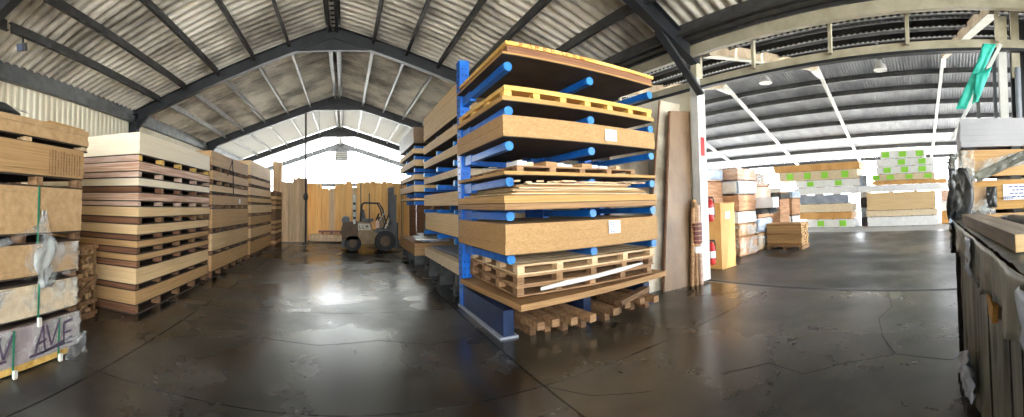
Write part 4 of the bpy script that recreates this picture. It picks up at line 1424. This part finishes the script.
rpack('lowest pack of the white topped stack hidden behind the tarpaulin pile', 0, .5, 'board_tan', .1)
rpack('second pack of the white topped stack', .5, 1.0, 'board_tan', .06)
rpack('third pack of the white topped stack', 1.0, 1.36, 'board_tan', .05)
t = rpack('tan pack with white shipping label below the torn film', 1.36, 1.68, 'board_ochre', .04)
t4 = t
t5 = rpack('tan pack with grey torn film under the white carton', 1.68, 1.97, 'board_tan', .04, .0)
t6 = rpack('big white carton topping the stack at the right edge', 1.97, 2.27, 'carton_white', .03, 0)
# shipping label on the -x face
o = MB().box((-bw / 2 - .006, bl / 2 - .52, .20), (.004, .27, .15)).build('paper_label', 'paper', t4)
mb = MB()
for i in range(4):
    u = -.11
    for k in range(4):
        l = random.uniform(.02, .05)
        mb.box((-bw / 2 - .009, bl / 2 - .52 + u + l / 2, .25 - i * .032), (.002, l, .012))
        u += l + .012
for k in range(9):
    mb.box((-bw / 2 - .009, bl / 2 - .48 + k * .011, .148), (.002, .006 if k % 2 else .003, .03))
mb.build('print_lines', 'ink_blue', o)['kind'] = 'stuff'
# film: torn flap over t5, black crumpled film at the end
crumple('torn_film', 'film_cloudy', t5, (-bw / 2 - .02, bl / 2 - .02, .03), (0, -.85, .16), (0, -.02, .13), 18, 6, .03,
        outline=lambda v: (0, 1), nrm=(-1, 0, 0))
crumple('torn_film', 'film_grey', t5, (-bw / 2 - .03, bl / 2 - .14, -.02), (0, -.55, .24), (0, .04, .08), 14, 5, .04, nrm=(-1, 0, 0))
for tt, z0, z1 in ((t4, -.30, .34), (t5, -.04, .26)):
    crumple('end_film', 'film_black', tt, (-bw / 2 - .03, bl / 2 + .02, z0), (.9, .02, 0), (0, 0, z1 - z0), 14, 12, .09, nrm=(0, 1, 0))
crumple('end_film', 'film_black', t4, (-bw / 2 - .03, bl / 2 + .14, -.34), (0, -.20, 0), (0, 0, .78), 9, 18, .07,
        outline=lambda v: (0.1 * math.sin(v * 9), 1 - .2 * math.sin(v * 7)), nrm=(-1, 0, 0))
crumple('end_film', 'film_cloudy', t5, (-bw / 2 - .02, bl / 2 + .10, -.08), (0, -.22, 0), (0, 0, .36), 6, 8, .05, nrm=(-1, 0, 0))
crumple('torn_film', 'film_cloudy', t4, (-bw / 2 - .012, bl / 2 - .03, .0), (0, -.27, 0), (0, 0, .26), 9, 8, .03, nrm=(-1, 0, 0))
crumple('torn_film', 'film_black', t4, (-bw / 2 - .016, bl / 2 - .22, .06), (0, -.10, 0), (0, 0, .20), 5, 6, .03, nrm=(-1, 0, 0))

# tarpaulin covered pile close to the camera at the right
ang = math.atan2(.15, 2.15)
t = thing('tarpaulin_pile', 'grey tarpaulin covered board pile closest to the camera at right', 'pile', (3.42, -.11, 0), ang)
L_, D_ = 2.65, 1.25                       # local: x from 0 (far corner) to -L_, y from 0 (front face) to -D_
random.seed(21)
ph = [random.uniform(0, 6) for _ in range(9)]


def drape(name, m, z0, z1, off, amp, nx, nz, hem=0.0, soft=1.0):
    mb = MB()
    for j in range(nz + 1):
        for i in range(nx + 1):
            u, v = i / nx, j / nz                # v: 0 low .. 1 high
            x = .02 - (L_ + .02) * u
            d = math.sin(u * 31 + ph[0] + 1.1 * v) + .6 * math.sin(u * 67 + ph[1] - 1.6 * v) + .45 * math.sin(u * 150 + ph[2] + 2.2 * v)
            d += .5 * max(0, math.sin(u * 22 + v * 7 + ph[3])) ** 6 * 2
            d = off + amp * d * (.2 + .8 * (1 - v) * soft)
            lo = z0 + hem * (math.sin(u * 27 + ph[4]) + .5 * math.sin(u * 63 + ph[5]))
            mb.v.append((x, d, lo + (z1 - lo) * v))
    for j in range(nz):
        for i in range(nx):
            a = j * (nx + 1) + i
            mb.f.append((a, a + 1, a + nx + 2, a + nx + 1))
    me = mb.mesh(name, m)
    me.shade_smooth()
    o = put(me, name, t)
    md = o.modifiers.new('thickness', 'SOLIDIFY')
    md.thickness = .004
    return o


MB().box((-L_ / 2, -D_ / 2 - .05, .66), (L_ - .04, D_ - .04, 1.28)).build('board_core', 'board_dark', t)
drape('cover_front', 'film_grey', .02, 1.04, -.02, .016, 150, 24)
drape('cover_skirt', 'film_grey', 1.12, 1.335, .055, .012, 150, 8, .02)
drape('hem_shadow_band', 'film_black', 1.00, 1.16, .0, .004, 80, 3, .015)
crumple('cover_top', 'film_grey', t, (0.02, .04, 1.325), (-L_, 0, 0), (0, -D_ - .05, 0), 60, 18, .012, nrm=(0, 0, 1))
crumple('cover_end', 'film_black', t, (.02, -D_, .03), (0, D_ + .03, 0), (0, 0, 1.29), 20, 18, .05, nrm=(1, 0, 0))
for x in (-1.93, -2.12, -1.45):
    MB().tube([(x, .0, .03), (x - .01, .01, .4), (x + .01, .008, .8), (x, .01, 1.1)], .006, 6).build('seam', 'film_black', t)
MB().prism([(-1.70, 1.06), (-1.52, 1.11), (-1.58, .99), (-1.66, .97)], 'y', .0, .03).build('bare_board', 'board_ochre', t)
crumple('blue_film', 'film_blue', t, (.10, .03, 1.10), (-.30, .03, 0), (-.02, 0, .24), 7, 9, .035, nrm=(.3, 1, 0))
crumple('blue_film', 'film_blue', t, (-1.05, .055, 1.10), (-.22, .0, 0), (-.05, 0, .22), 5, 8, .015, nrm=(0, 1, 0))
crumple('blue_film', 'film_blue', t, (-2.36, .04, 1.02), (-.22, 0, 0), (.12, 0, .28), 6, 9, .02, nrm=(0, 1, 0))

# long brown plank on top
pa = .104
t = thing('long_plank', 'long brown plank lying along the top of the tarpaulin pile', 'plank', (2.13, -.265, 1.350), pa)
layered(1.36, .15, 0, .07, 'board_dark', .002, .035).build('plank_body', 'plank_grey', t)
MB().box((-.684, 0, .035), (.012, .148, .068)).build('cut_end', 'board_pale', t)
t = thing('film_roll', 'folded dark blue film lying behind the long plank', 'film', (2.3, -.52, 1.350), pa)
mb = MB().tube([(-1.3, -.05, .035), (-.9, -.02, .045), (-.3, 0, .04), (.3, .03, .035), (.7, 0, .02)], [.03, .045, .04, .035, .012], 9)
mb.smooth = True
mb.build('roll', 'film_black', t)
crumple('loose_film', 'film_black', t, (-1.4, -.35, .0), (2.0, 0, 0), (0, .40, .0), 30, 8, .03, nrm=(0, 0, 1))

# torn printed bag stuck low on the pile
t = thing('torn_bag', 'torn blue and white printed bag hanging low on the tarpaulin pile', 'bag', (2.85, -.145, .05), ang)
crumple('bag_film', 'film_blue', t, (.10, .03, -.02), (-.80, .0, .36), (.03, 0, .30), 16, 10, .06,
        outline=lambda v: (.15 * math.sin(v * 11) ** 2, 1 - .35 * v), nrm=(0, 1, 0))
xx = -.32
for ch in ([(0, 0, 0, 1), (0, 1, .6, .4)], [(0, 0, .3, 1), (.3, 1, .6, 0)], [(0, 0, 0, 1), (0, 0, .5, 0), (0, .5, .5, .5), (0, 1, .5, 1), (.5, 0, .5, 1)], [(0, 0, 0, 1), (0, 0, .5, 0), (0, 1, .5, 1), (.5, 0, .5, 1)]):
    mb = MB()
    for s_ in ch:
        mb.beam((xx - s_[0] * .07, .12, .27 + s_[1] * .07), (xx - s_[2] * .07, .12, .27 + s_[3] * .07), .004, .014, (0, 1, 0))
    mb.build('letter', 'ink', t)
    xx -= .10
